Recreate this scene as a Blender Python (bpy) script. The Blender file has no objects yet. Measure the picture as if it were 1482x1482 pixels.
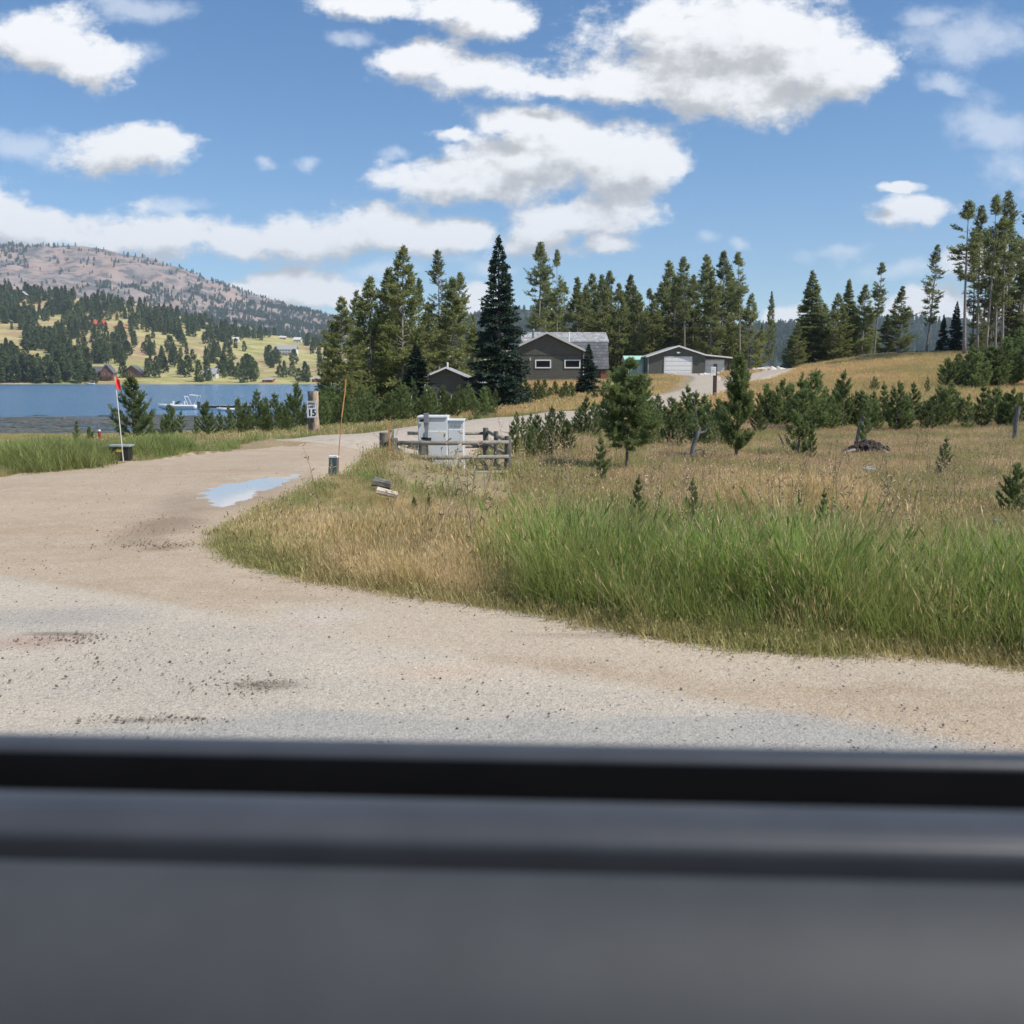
import bpy, math, random
import numpy as np
from mathutils import Vector, Matrix

C = bpy.context.scene.collection
SC = bpy.context.scene
R = math.radians
PI = math.pi
CAMH = 1.6
PITCH = math.atan(196 / 1482)

# ------------------------------------------------------------------ camera, sky, sun, exposure
cam_d = bpy.data.cameras.new('camera')
cam = bpy.data.objects.new('camera', cam_d)
C.objects.link(cam)
cam.location = (0, 0, CAMH)
cam.rotation_euler = (PI / 2 - PITCH, 0, 0)
cam_d.sensor_width = 36
cam_d.lens = 36
cam_d.clip_start = 0.05
cam_d.clip_end = 30000
cam_d.dof.use_dof = True
cam_d.dof.focus_distance = 14
cam_d.dof.aperture_fstop = 6.5
SC.camera = cam

SUN_EL, SUN_AZ = R(50), R(112)      # azimuth measured clockwise from +Y (the view direction) towards +X
sun_d = bpy.data.lights.new('sun', 'SUN')
sun_d.energy = 5.0
sun_d.angle = R(0.6)
sun_d.color = (1.0, 0.94, 0.845)
sun = bpy.data.objects.new('sun', sun_d)
C.objects.link(sun)
sd = Vector((math.sin(SUN_AZ) * math.cos(SUN_EL), math.cos(SUN_AZ) * math.cos(SUN_EL), math.sin(SUN_EL)))
sun.rotation_euler = sd.to_track_quat('Z', 'Y').to_euler()
sun.location = sd * 300

SC.view_settings.view_transform = 'Standard'
SC.view_settings.look = 'None'
SC.view_settings.exposure = 0.2
SC.view_settings.gamma = 1.0
SC.cycles.max_bounces = 5
SC.cycles.diffuse_bounces = 3
SC.cycles.glossy_bounces = 2
SC.cycles.use_adaptive_sampling = True
SC.cycles.adaptive_threshold = 0.02
SC.cycles.transparent_max_bounces = 8
SC.cycles.volume_bounces = 0
SC.cycles.use_denoising = True


def ray(u, v):
    """world direction through a point of the 1482 px view, scaled to y = 1"""
    a, b = (u - 741) / 1482, (741 - v) / 1482
    y = math.cos(PITCH) + b * math.sin(PITCH)
    z = -math.sin(PITCH) + b * math.cos(PITCH)
    return a / y, z / y


def P(u, v, Y):
    a, b = ray(u, v)
    return (a * Y, Y, CAMH + b * Y)


def G(u, v, z0=0.0):
    a, b = ray(u, v)
    Y = (z0 - CAMH) / b
    return (a * Y, Y, z0)


# ------------------------------------------------------------------ node helpers
def N(nt, typ, **kw):
    n = nt.nodes.new(typ)
    for k, val in kw.items():
        if k.startswith('i_'):
            n.inputs[k[2:].replace('_', ' ')].default_value = val
        elif k.startswith('n_'):
            n.inputs[int(k[2:])].default_value = val
        else:
            setattr(n, k, val)
    return n


def L(nt, a, b):
    nt.links.new(a, b)


def math_n(nt, op, a, b=None, clamp=False):
    n = nt.nodes.new('ShaderNodeMath')
    n.operation = op
    n.use_clamp = clamp
    for i, x in enumerate((a, b)):
        if x is None:
            continue
        if isinstance(x, (int, float)):
            n.inputs[i].default_value = x
        else:
            L(nt, x, n.inputs[i])
    return n.outputs[0]


def ramp(nt, fac, lo, hi, to0=0.0, to1=1.0, smooth=True):
    n = nt.nodes.new('ShaderNodeMapRange')
    n.interpolation_type = 'SMOOTHSTEP' if smooth else 'LINEAR'
    n.clamp = True
    L(nt, fac, n.inputs['Value'])
    n.inputs['From Min'].default_value = lo
    n.inputs['From Max'].default_value = hi
    n.inputs['To Min'].default_value = to0
    n.inputs['To Max'].default_value = to1
    return n.outputs['Result']


def mix(nt, fac, a, b, mode='MIX'):
    n = nt.nodes.new('ShaderNodeMix')
    n.data_type = 'RGBA'
    n.blend_type = mode
    n.clamp_factor = True
    for k, x in ((0, fac), (6, a), (7, b)):
        if isinstance(x, (int, float)):
            n.inputs[k].default_value = x
        elif isinstance(x, tuple):
            n.inputs[k].default_value = x if len(x) == 4 else (*x, 1)
        else:
            L(nt, x, n.inputs[k])
    return n.outputs[2]


def noise(nt, vec, scale, detail=4, rough=0.55, dist=0.0, out='Fac'):
    n = N(nt, 'ShaderNodeTexNoise')
    if vec is not None:
        L(nt, vec, n.inputs['Vector'])
    n.inputs['Scale'].default_value = scale
    n.inputs['Detail'].default_value = detail
    n.inputs['Roughness'].default_value = rough
    n.inputs['Distortion'].default_value = dist
    return n.outputs[out]


# ------------------------------------------------------------------ sky
world = bpy.data.worlds.new('World')
SC.world = world
world.use_nodes = True
wt = world.node_tree
wt.nodes.clear()
wout = N(wt, 'ShaderNodeOutputWorld')
bg = N(wt, 'ShaderNodeBackground')
L(wt, bg.outputs[0], wout.inputs[0])
sky = N(wt, 'ShaderNodeTexSky')
sky.sky_type = 'NISHITA'
sky.sun_disc = False
sky.sun_elevation = SUN_EL
sky.sun_rotation = SUN_AZ
sky.altitude = 1900
sky.air_density = 1.0
sky.dust_density = 0.6
sky.ozone_density = 1.6
SKY_STRENGTH = 0.095
bg.inputs['Strength'].default_value = SKY_STRENGTH

# (centre u, centre v, half width, half height) of each puff, turned into directions
CUMULUS = [
    (50, 62, 100, 44), (125, 88, 60, 34), (150, 70, 50, 22),
    (200, 216, 112, 36), (262, 208, 62, 22),
    (45, 322, 140, 34), (200, 344, 150, 26), (-40, 296, 90, 34), (340, 352, 90, 24), (540, 343, 150, 33),
    (645, 352, 84, 28), (440, 346, 100, 30),
    (415, 414, 84, 28), (480, 424, 80, 20), (690, 430, 40, 26), (330, 420, 60, 16),
    (560, 0, 84, 24), (705, 32, 66, 40), (655, 10, 60, 26), (612, 90, 66, 30), (700, 116, 104, 32), (790, 122, 84, 20),
    (1055, 52, 190, 84), (1150, 92, 118, 64), (960, 40, 112, 52), (905, 122, 104, 32), (1040, 118, 130, 44), (1225, 112, 60, 38),
    (800, 222, 160, 56), (684, 264, 138, 36), (905, 240, 92, 50), (775, 180, 84, 24), (650, 190, 36, 12),
    (836, 318, 100, 34), (780, 352, 64, 30), (880, 356, 36, 14),
    (1328, 306, 70, 24), (1290, 272, 46, 10), (1450, 386, 90, 22), (1330, 442, 90, 28), (1450, 452, 80, 26), (1128, 464, 30, 20),
]
WISPS = [
    (1400, 62, 130, 44), (1450, 190, 100, 44), (1460, 250, 60, 40), (1216, 368, 66, 15), (1310, 388, 80, 16), (1015, 348, 26, 14),
    (1066, 352, 22, 9), (30, 210, 100, 30), (250, 305, 60, 14), (440, 243, 22, 18), (396, 243, 18, 12), (565, 220, 26, 14),
    (530, 52, 44, 14), (190, 6, 90, 22), (1350, 30, 60, 24), (700, 385, 60, 20), (180, 70, 70, 26), (560, 395, 60, 18), (1370, 130, 40, 16),
]


def cloud_group(name, blobs):
    g = bpy.data.node_groups.new(name, 'ShaderNodeTree')
    g.interface.new_socket('Vector', in_out='INPUT', socket_type='NodeSocketVector')
    g.interface.new_socket('Value', in_out='OUTPUT', socket_type='NodeSocketFloat')
    gi = N(g, 'NodeGroupInput')
    go = N(g, 'NodeGroupOutput')
    # the coordinate is pushed about by noise so that no outline stays an ellipse
    n1 = noise(g, gi.outputs[0], 8.0, 5, 0.6, out='Color')
    s1 = N(g, 'ShaderNodeVectorMath', operation='SUBTRACT')
    L(g, n1, s1.inputs[0])
    s1.inputs[1].default_value = (0.5, 0.5, 0.5)
    s2 = N(g, 'ShaderNodeVectorMath', operation='MULTIPLY_ADD')
    L(g, s1.outputs[0], s2.inputs[0])
    s2.inputs[1].default_value = (0.095, 0.06, 0)
    L(g, gi.outputs[0], s2.inputs[2])
    cur = None
    for (u, v, ru, rv) in blobs:
        a, b = ray(u, v)
        a2, _ = ray(u + ru, v)
        _, b2 = ray(u, v - rv)
        ra, rb = a2 - a, b2 - b
        m = N(g, 'ShaderNodeVectorMath', operation='MULTIPLY_ADD')
        L(g, s2.outputs[0], m.inputs[0])
        m.inputs[1].default_value = (1 / ra, 1 / rb, 0)
        m.inputs[2].default_value = (-a / ra, -b / rb, 0)
        ln = N(g, 'ShaderNodeVectorMath', operation='LENGTH')
        L(g, m.outputs[0], ln.inputs[0])
        if cur is None:
            cur = ln.outputs['Value']
        else:
            sm = N(g, 'ShaderNodeMath', operation='SMOOTH_MIN')
            L(g, cur, sm.inputs[0])
            L(g, ln.outputs['Value'], sm.inputs[1])
            sm.inputs[2].default_value = 0.25
            cur = sm.outputs[0]
    f = math_n(g, 'SUBTRACT', 1.12, cur)
    st = N(g, 'ShaderNodeVectorMath', operation='MULTIPLY')
    L(g, gi.outputs[0], st.inputs[0])
    st.inputs[1].default_value = (1, 1.5, 1)
    n3 = noise(g, st.outputs[0], 42.0, 6, 0.65)
    n2 = noise(g, st.outputs[0], 13.0, 10, 0.64)
    n2 = math_n(g, 'ADD', math_n(g, 'MULTIPLY', math_n(g, 'SUBTRACT', n2, 0.5), 2.5), math_n(g, 'MULTIPLY', math_n(g, 'SUBTRACT', n3, 0.5), 0.7))
    L(g, math_n(g, 'ADD', f, n2), go.inputs[0])
    return g


tc = N(wt, 'ShaderNodeTexCoord')
sep = N(wt, 'ShaderNodeSeparateXYZ')
L(wt, tc.outputs['Generated'], sep.inputs[0])
ay = math_n(wt, 'MAXIMUM', math_n(wt, 'ABSOLUTE', sep.outputs[1]), 0.08)
comb = N(wt, 'ShaderNodeCombineXYZ')
L(wt, math_n(wt, 'DIVIDE', sep.outputs[0], ay), comb.inputs[0])
L(wt, math_n(wt, 'DIVIDE', sep.outputs[2], ay), comb.inputs[1])
cg = cloud_group('cumulus', CUMULUS)
wg = cloud_group('wisps', WISPS)


def grp(tree, vec, off=(0, 0, 0)):
    n = N(wt, 'ShaderNodeGroup')
    n.node_tree = tree
    if off != (0, 0, 0):
        a = N(wt, 'ShaderNodeVectorMath', operation='ADD')
        L(wt, vec, a.inputs[0])
        a.inputs[1].default_value = off
        vec = a.outputs[0]
    L(wt, vec, n.inputs[0])
    return n.outputs[0]


d0 = grp(cg, comb.outputs[0])
d1 = grp(cg, comb.outputs[0], (0.016, 0.024, 0))
w0 = grp(wg, comb.outputs[0])
cov = ramp(wt, d0, -0.16, 0.50)
wcov = ramp(wt, w0, 0.0, 1.1, 0, 0.5)
# relief: thinner towards the sun is bright, thicker above is grey
rel = math_n(wt, 'SUBTRACT', d0, d1)
rel = ramp(wt, rel, -0.55, 0.45)
thick = ramp(wt, d1, 0.25, 1.35)
lit = math_n(wt, 'SUBTRACT', math_n(wt, 'ADD', math_n(wt, 'MULTIPLY', rel, 0.32), 0.62), math_n(wt, 'MULTIPLY', thick, 0.13))
K = 1.0 / SKY_STRENGTH
lc = N(wt, 'ShaderNodeVectorMath', operation='SCALE')
lc.inputs[0].default_value = (0.98 * K, 0.985 * K, 1.0 * K)
L(wt, lit, lc.inputs['Scale'])
hs = N(wt, 'ShaderNodeHueSaturation')
hs.inputs['Saturation'].default_value = 1.25
hs.inputs['Value'].default_value = 1.27
L(wt, sky.outputs[0], hs.inputs['Color'])
c1 = mix(wt, wcov, hs.outputs[0], (0.90 * K, 0.93 * K, 0.98 * K))
c2 = mix(wt, cov, c1, lc.outputs[0])
L(wt, c2, bg.inputs['Color'])


# ------------------------------------------------------------------ materials
def material(name):
    m = bpy.data.materials.new(name)
    m.use_nodes = True
    nt = m.node_tree
    nt.nodes.clear()
    out = N(nt, 'ShaderNodeOutputMaterial')
    pr = N(nt, 'ShaderNodeBsdfPrincipled')
    L(nt, pr.outputs[0], out.inputs[0])
    return m, nt, pr, out


def set_in(nt, pr, name, val):
    if isinstance(val, (int, float)):
        pr.inputs[name].default_value = val
    elif isinstance(val, tuple):
        pr.inputs[name].default_value = val if len(val) == 4 else (*val, 1)
    else:
        L(nt, val, pr.inputs[name])


def plain(name, col, rough=0.6, metal=0.0, var=0.25, scale=3.0, bump=0.0, bscale=40.0, spec=0.5):
    m, nt, pr, out = material(name)
    pos = N(nt, 'ShaderNodeTexCoord').outputs['Object']
    n = noise(nt, pos, scale, 5, 0.6)
    f = ramp(nt, n, 0.3, 0.7, 1 - var, 1 + var * 0.6, False)
    sc = N(nt, 'ShaderNodeVectorMath', operation='SCALE')
    sc.inputs[0].default_value = col
    L(nt, f, sc.inputs['Scale'])
    L(nt, sc.outputs[0], pr.inputs['Base Color'])
    pr.inputs['Roughness'].default_value = rough
    pr.inputs['Metallic'].default_value = metal
    pr.inputs['Specular IOR Level'].default_value = spec
    if bump:
        b = N(nt, 'ShaderNodeBump')
        b.inputs['Strength'].default_value = bump
        b.inputs['Distance'].default_value = 0.02
        L(nt, noise(nt, pos, bscale, 4, 0.6), b.inputs['Height'])
        L(nt, b.outputs[0], pr.inputs['Normal'])
    return m


def foliage(name, a, b, transl=0.25, wscale=0.0, wcol=None, vary=0.3):
    """needles or blades: per-face tint in attribute 'tint', per-object value, optional patches of another colour"""
    m, nt, pr, out = material(name)
    at = N(nt, 'ShaderNodeAttribute', attribute_name='tint')
    oi = N(nt, 'ShaderNodeObjectInfo')
    col = mix(nt, at.outputs['Fac'], a, b)
    if wcol:
        pos = N(nt, 'ShaderNodeNewGeometry').outputs['Position']
        nn = ramp(nt, noise(nt, pos, wscale, 4, 0.6), 0.40, 0.60)
        col = mix(nt, nn, col, mix(nt, 0.75, col, wcol))
    f = ramp(nt, oi.outputs['Random'], 0, 1, 1 - vary, 1 + vary, False)
    sc = N(nt, 'ShaderNodeVectorMath', operation='SCALE')
    L(nt, col, sc.inputs[0])
    L(nt, f, sc.inputs['Scale'])
    L(nt, sc.outputs[0], pr.inputs['Base Color'])
    pr.inputs['Roughness'].default_value = 0.55
    pr.inputs['Specular IOR Level'].default_value = 0.35
    tr = N(nt, 'ShaderNodeBsdfTranslucent')
    L(nt, sc.outputs[0], tr.inputs['Color'])
    ms = N(nt, 'ShaderNodeMixShader')
    ms.inputs[0].default_value = transl
    L(nt, pr.outputs[0], ms.inputs[1])
    L(nt, tr.outputs[0], ms.inputs[2])
    L(nt, ms.outputs[0], out.inputs[0])
    return m


M = {}
M['bark'] = plain('bark', (0.16, 0.135, 0.115), 0.9, var=0.5, scale=6, bump=0.6)
M['bark_pale'] = plain('bark_pale', (0.27, 0.24, 0.21), 0.9, var=0.45, scale=5, bump=0.5)
M['pine'] = foliage('pine_needles', (0.120, 0.152, 0.058), (0.340, 0.365, 0.150), 0.52, vary=0.2)
M['pine_olive'] = foliage('pine_needles_olive', (0.140, 0.166, 0.058), (0.350, 0.370, 0.140), 0.52, vary=0.2)
M['spruce'] = foliage('spruce_needles', (0.018, 0.038, 0.028), (0.055, 0.090, 0.060), 0.2, vary=0.1)
M['sapling'] = foliage('sapling_needles', (0.090, 0.126, 0.046), (0.250, 0.315, 0.115), 0.5)
M['far_pine'] = foliage('far_needles', (0.070, 0.100, 0.038), (0.175, 0.215, 0.082), 0.4, vary=0.35)
M['green_grass'] = foliage('green_blades', (0.135, 0.190, 0.038), (0.33, 0.43, 0.115), 0.45, 0.9, (0.30, 0.34, 0.10), 0.25)
M['gold_grass'] = foliage('golden_blades', (0.60, 0.45, 0.23), (0.90, 0.73, 0.46), 0.45, 0.7, (0.62, 0.50, 0.24), 0.25)
M['olive_grass'] = foliage('olive_blades', (0.23, 0.24, 0.075), (0.50, 0.46, 0.20), 0.45, 0.5, (0.50, 0.40, 0.20), 0.25)
M['brown_grass'] = foliage('brown_blades', (0.46, 0.33, 0.20), (0.76, 0.58, 0.36), 0.45, 0.35, (0.36, 0.37, 0.13), 0.25)
M['hill_grass'] = foliage('hill_blades', (0.56, 0.40, 0.19), (0.84, 0.62, 0.33), 0.45, 0.06, (0.52, 0.45, 0.20), 0.2)
M['verge_grass'] = foliage('verge_blades', (0.150, 0.215, 0.055), (0.30, 0.39, 0.12), 0.42, 0.35, (0.27, 0.28, 0.10), 0.25)
M['white'] = plain('white_paint', (0.80, 0.80, 0.78), 0.45, var=0.06)
M['dirty_white'] = plain('weathered_white_paint', (0.62, 0.62, 0.60), 0.5, var=0.12)
M['glass'] = plain('dark_glass', (0.010, 0.011, 0.012), 0.15, var=0.1, spec=0.12)
M['concrete'] = plain('concrete', (0.42, 0.40, 0.37), 0.85, var=0.2, bump=0.2)
M['grey_metal'] = plain('galvanised_metal', (0.30, 0.31, 0.33), 0.45, 0.6, var=0.2)
M['black_plastic'] = plain('black_plastic', (0.02, 0.02, 0.02), 0.5, var=0.1)
M['rail_wood'] = plain('weathered_rail_wood', (0.27, 0.25, 0.215), 0.9, var=0.4, scale=8, bump=0.5)
M['post_wood'] = plain('dark_post_wood', (0.14, 0.135, 0.11), 0.9, var=0.5, scale=9, bump=0.6)
M['old_wood'] = plain('grey_old_wood', (0.33, 0.31, 0.29), 0.9, var=0.5, scale=7, bump=0.6)
M['grey_wood'] = plain('silver_dead_wood', (0.17, 0.165, 0.165), 0.9, var=0.45, scale=7, bump=0.6)
M['pale_wood'] = plain('bleached_wood', (0.55, 0.47, 0.37), 0.85, var=0.3, scale=6, bump=0.4)
M['charred'] = plain('charred_wood', (0.030, 0.024, 0.022), 0.9, var=0.6, scale=9, bump=0.8)
M['orange'] = plain('orange_plastic', (0.75, 0.20, 0.035), 0.5, var=0.15)
M['rust_orange'] = plain('faded_orange_plastic', (0.62, 0.30, 0.10), 0.55, var=0.2)
M['rod_red'] = plain('faded_red_fibreglass', (0.52, 0.22, 0.13), 0.5, var=0.2)
M['flag_red'] = plain('red_flag_plastic', (0.85, 0.045, 0.035), 0.5, var=0.05)
M['rod_white'] = plain('white_fibreglass', (0.70, 0.70, 0.68), 0.5, var=0.08)
M['post_red'] = plain('dark_red_paint', (0.33, 0.045, 0.03), 0.6, var=0.3)
M['pedestal'] = plain('grey_green_pedestal_paint', (0.11, 0.165, 0.15), 0.5, var=0.12)
M['boxlid'] = plain('grey_box_lid', (0.28, 0.32, 0.31), 0.6, var=0.15)
M['yellow'] = plain('yellow_label', (0.75, 0.52, 0.03), 0.5, var=0.1)
M['ink'] = plain('black_ink', (0.015, 0.015, 0.017), 0.6, var=0.05)
M['cabinet'] = plain('pale_grey_cabinet_paint', (0.66, 0.68, 0.69), 0.42, var=0.06, scale=1.5)
M['cabinet_dark'] = plain('cabinet_louvre_grey', (0.30, 0.31, 0.30), 0.5, var=0.1)
M['sign_white'] = plain('sign_sheeting', (0.82, 0.83, 0.84), 0.4, var=0.04)
M['red_wall'] = plain('barn_red_boards', (0.36, 0.055, 0.04), 0.8, var=0.2)
M['log_wall'] = plain('brown_log_wall', (0.22, 0.105, 0.065), 0.8, var=0.3)
M['tan_wall'] = plain('tan_wall', (0.52, 0.36, 0.20), 0.8, var=0.15)
M['pale_wall'] = plain('pale_grey_wall', (0.60, 0.60, 0.60), 0.8, var=0.1)
M['dark_wall'] = plain('dark_brown_wall', (0.08, 0.065, 0.055), 0.8, var=0.2)
M['red_roof'] = plain('red_metal_roof', (0.62, 0.11, 0.055), 0.5, var=0.12)
M['green_roof'] = plain('green_metal_roof', (0.12, 0.34, 0.25), 0.5, var=0.1)
M['mint_roof'] = plain('mint_green_metal', (0.42, 0.66, 0.55), 0.5, var=0.08)
M['grey_roof'] = plain('grey_roof', (0.34, 0.34, 0.345), 0.8, var=0.15)
M['dark_roof'] = plain('dark_grey_roof', (0.12, 0.125, 0.135), 0.8, var=0.2)
M['boat_white'] = plain('white_gelcoat', (0.82, 0.82, 0.80), 0.2, var=0.03)
M['boat_stripe'] = plain('dark_hull_stripe', (0.06, 0.07, 0.10), 0.3, var=0.05)
M['dock_wood'] = plain('dock_decking', (0.46, 0.42, 0.36), 0.85, var=0.25)
M['dock_dark'] = plain('dark_dock_side', (0.045, 0.04, 0.035), 0.8, var=0.3)
M['maroon_post'] = plain('dark_maroon_post', (0.075, 0.045, 0.04), 0.8, var=0.4)
M['rock'] = plain('pale_boulder', (0.60, 0.57, 0.53), 0.9, var=0.3, scale=3, bump=0.6, bscale=8)
M['stalk'] = plain('dry_stalk', (0.40, 0.30, 0.19), 0.9, var=0.4)
M['pebble'] = plain('dark_pebble', (0.21, 0.175, 0.145), 0.9, var=0.6, scale=30)
M['pebble_pale'] = plain('pale_pebble', (0.52, 0.49, 0.45), 0.9, var=0.5, scale=30)


def siding(name, col, pitch=0.21):
    m, nt, pr, out = material(name)
    pos = N(nt, 'ShaderNodeTexCoord').outputs['Object']
    s = N(nt, 'ShaderNodeSeparateXYZ')
    L(nt, pos, s.inputs[0])
    fr = math_n(nt, 'FRACT', math_n(nt, 'DIVIDE', s.outputs[2], pitch))
    seam = ramp(nt, fr, 0.0, 0.10, 0.5, 1.0, False)
    n = ramp(nt, noise(nt, pos, 2.5, 5, 0.6), 0.3, 0.7, 0.85, 1.12, False)
    sc = N(nt, 'ShaderNodeVectorMath', operation='SCALE')
    sc.inputs[0].default_value = col
    L(nt, math_n(nt, 'MULTIPLY', seam, n), sc.inputs['Scale'])
    L(nt, sc.outputs[0], pr.inputs['Base Color'])
    pr.inputs['Roughness'].default_value = 0.7
    b = N(nt, 'ShaderNodeBump')
    b.inputs['Strength'].default_value = 0.7
    b.inputs['Distance'].default_value = 0.03
    L(nt, fr, b.inputs['Height'])
    L(nt, b.outputs[0], pr.inputs['Normal'])
    return m


M['siding'] = siding('charcoal_lap_siding', (0.118, 0.119, 0.098))
M['siding_garage'] = siding('charcoal_garage_siding', (0.105, 0.108, 0.095), 0.25)


def shingles(name, col):
    m, nt, pr, out = material(name)
    pos = N(nt, 'ShaderNodeTexCoord').outputs['Object']
    br = N(nt, 'ShaderNodeTexBrick')
    rot = N(nt, 'ShaderNodeMapping')
    rot.inputs['Rotation'].default_value = (R(60), 0, 0)
    L(nt, pos, rot.inputs[0])
    L(nt, rot.outputs[0], br.inputs['Vector'])
    br.inputs['Scale'].default_value = 1.0
    br.inputs['Brick Width'].default_value = 0.35
    br.inputs['Row Height'].default_value = 0.18
    br.inputs['Mortar Size'].default_value = 0.012
    br.inputs['Color1'].default_value = (*[c * 0.72 for c in col], 1)
    br.inputs['Color2'].default_value = (*[c * 1.3 for c in col], 1)
    br.inputs['Mortar'].default_value = (*[c * 0.4 for c in col], 1)
    L(nt, br.outputs[0], pr.inputs['Base Color'])
    pr.inputs['Roughness'].default_value = 0.9
    return m


M['shingle_light'] = shingles('light_grey_shingles', (0.33, 0.33, 0.33))
M['shingle_dark'] = shingles('dark_grey_shingles', (0.13, 0.135, 0.145))


# ------------------------------------------------------------------ object helpers
def tag(o, label=None, cat=None, group=None, kind=None):
    if label: o['label'] = label
    if cat: o['category'] = cat
    if group: o['group'] = group
    if kind: o['kind'] = kind
    return o


def empty(name, loc, rz=0.0, label=None, cat=None, group=None, scale=1.0):
    o = bpy.data.objects.new(name, None)
    C.objects.link(o)
    o.empty_display_size = 0.2
    o.location = loc
    o.rotation_euler = (0, 0, rz)
    o.scale = (scale,) * 3
    return tag(o, label, cat, group)


def copy_tree(o, parent=None):
    c = o.copy()
    C.objects.link(c)
    c.parent = parent
    for ch in KIDS.get(o.name, []):
        copy_tree(ch, c)
    return c


KIDS = {}


def link(name, me, parent=None):
    o = bpy.data.objects.new(name, me)
    C.objects.link(o)
    if parent is not None:
        o.parent = parent
        KIDS.setdefault(parent.name, []).append(o)
    return o


class MB:
    """collects boxes, bars, tubes and prisms; build() links them as one mesh"""
    def __init__(s):
        s.v, s.f, s.mi, s.cur = [], [], [], 0

    def add(s, vs, fs):
        b = len(s.v)
        s.v += [tuple(x) for x in vs]
        s.f += [tuple(i + b for i in f) for f in fs]
        s.mi += [s.cur] * len(fs)
        return s

    def box(s, x0, x1, y0, y1, z0, z1):
        return s.add([(x0, y0, z0), (x1, y0, z0), (x1, y1, z0), (x0, y1, z0), (x0, y0, z1), (x1, y0, z1), (x1, y1, z1), (x0, y1, z1)],
                     [(0, 3, 2, 1), (4, 5, 6, 7), (0, 1, 5, 4), (1, 2, 6, 5), (2, 3, 7, 6), (3, 0, 4, 7)])

    def tube(s, pts, rad, n=8, cap=True):
        pts = [Vector(p) for p in pts]
        rings = []
        up = Vector((0.13, 0.21, 0.97))
        for i, p in enumerate(pts):
            t = (pts[min(i + 1, len(pts) - 1)] - pts[max(i - 1, 0)])
            t = t.normalized() if t.length > 1e-9 else Vector((0, 0, 1))
            a = t.cross(up)
            if a.length < 0.05:
                a = t.cross(Vector((1, 0, 0)))
            a.normalize()
            b = t.cross(a).normalized()
            r = rad[i] if isinstance(rad, (list, tuple)) else rad
            rings.append([p + a * math.cos(2 * PI * k / n) * r + b * math.sin(2 * PI * k / n) * r for k in range(n)])
        vs = [q for r_ in rings for q in r_]
        fs = []
        for i in range(len(pts) - 1):
            for k in range(n):
                fs.append((i * n + k, i * n + (k + 1) % n, (i + 1) * n + (k + 1) % n, (i + 1) * n + k))
        if cap:
            fs.append(tuple(range(n - 1, -1, -1)))
            fs.append(tuple((len(pts) - 1) * n + k for k in range(n)))
        return s.add(vs, fs)

    def prism(s, poly, y0, y1):
        """polygon in x, z swept from y0 to y1"""
        n = len(poly)
        vs = [(x, y0, z) for x, z in poly] + [(x, y1, z) for x, z in poly]
        fs = [tuple(range(n)), tuple(range(2 * n - 1, n - 1, -1))]
        fs += [(i, i + n, (i + 1) % n + n, (i + 1) % n) for i in range(n)]
        return s.add(vs, fs)

    def prism_x(s, poly, x0, x1):
        n = len(poly)
        vs = [(x0, y, z) for y, z in poly] + [(x1, y, z) for y, z in poly]
        fs = [tuple(range(n - 1, -1, -1)), tuple(range(n, 2 * n))]
        fs += [((i + 1) % n, (i + 1) % n + n, i + n, i) for i in range(n)]
        return s.add(vs, fs)

    def build(s, name, mat, parent=None, smooth=False, bevel=0.0):
        me = bpy.data.meshes.new(name)
        me.from_pydata(s.v, [], s.f)
        for m in (mat if isinstance(mat, (list, tuple)) else [mat]):
            me.materials.append(m)
        if isinstance(mat, (list, tuple)):
            me.polygons.foreach_set('material_index', s.mi)
        if smooth:
            me.polygons.foreach_set('use_smooth', [True] * len(me.polygons))
        me.update()
        o = link(name, me, parent)
        if bevel:
            b = o.modifiers.new('bevel', 'BEVEL')
            b.width = bevel
            b.segments = 2
            b.limit_method = 'ANGLE'
        return o


def np_mesh(name, V, F, mats, tint=None, midx=None, smooth=False):
    """V (n,3), F (m,4) or (m,3) arrays"""
    me = bpy.data.meshes.new(name)
    V = np.asarray(V, dtype=np.float32)
    F = np.asarray(F, dtype=np.int32)
    me.vertices.add(len(V))
    me.vertices.foreach_set('co', V.ravel())
    k = F.shape[1]
    me.loops.add(F.size)
    me.loops.foreach_set('vertex_index', F.ravel())
    me.polygons.add(len(F))
    me.polygons.foreach_set('loop_start', np.arange(0, F.size, k, dtype=np.int32))
    me.polygons.foreach_set('loop_total', np.full(len(F), k, dtype=np.int32))
    if midx is not None:
        me.polygons.foreach_set('material_index', np.asarray(midx, dtype=np.int32))
    if smooth:
        me.polygons.foreach_set('use_smooth', np.ones(len(F), dtype=bool))
    for m in mats:
        me.materials.append(m)
    if tint is not None:
        a = me.attributes.new('tint', 'FLOAT', 'POINT')
        a.data.foreach_set('value', np.asarray(tint, dtype=np.float32))
    me.update(calc_edges=True)
    return me


def fnoise(x, y, scale, seed=0):
    """smooth wandering value about 0, -1..1"""
    r = np.random.RandomState(seed)
    s = np.zeros_like(np.asarray(x, dtype=float))
    tot = 0
    for o in range(3):
        for k in range(4):
            a = r.uniform(0, 2 * PI)
            f = (2 ** o) / scale * r.uniform(0.7, 1.3) * 2 * PI
            ph = r.uniform(0, 2 * PI)
            s = s + np.sin((x * math.cos(a) + y * math.sin(a)) * f + ph) / (2 ** o)
        tot += 2.2 / (2 ** o)
    return s / tot


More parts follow.
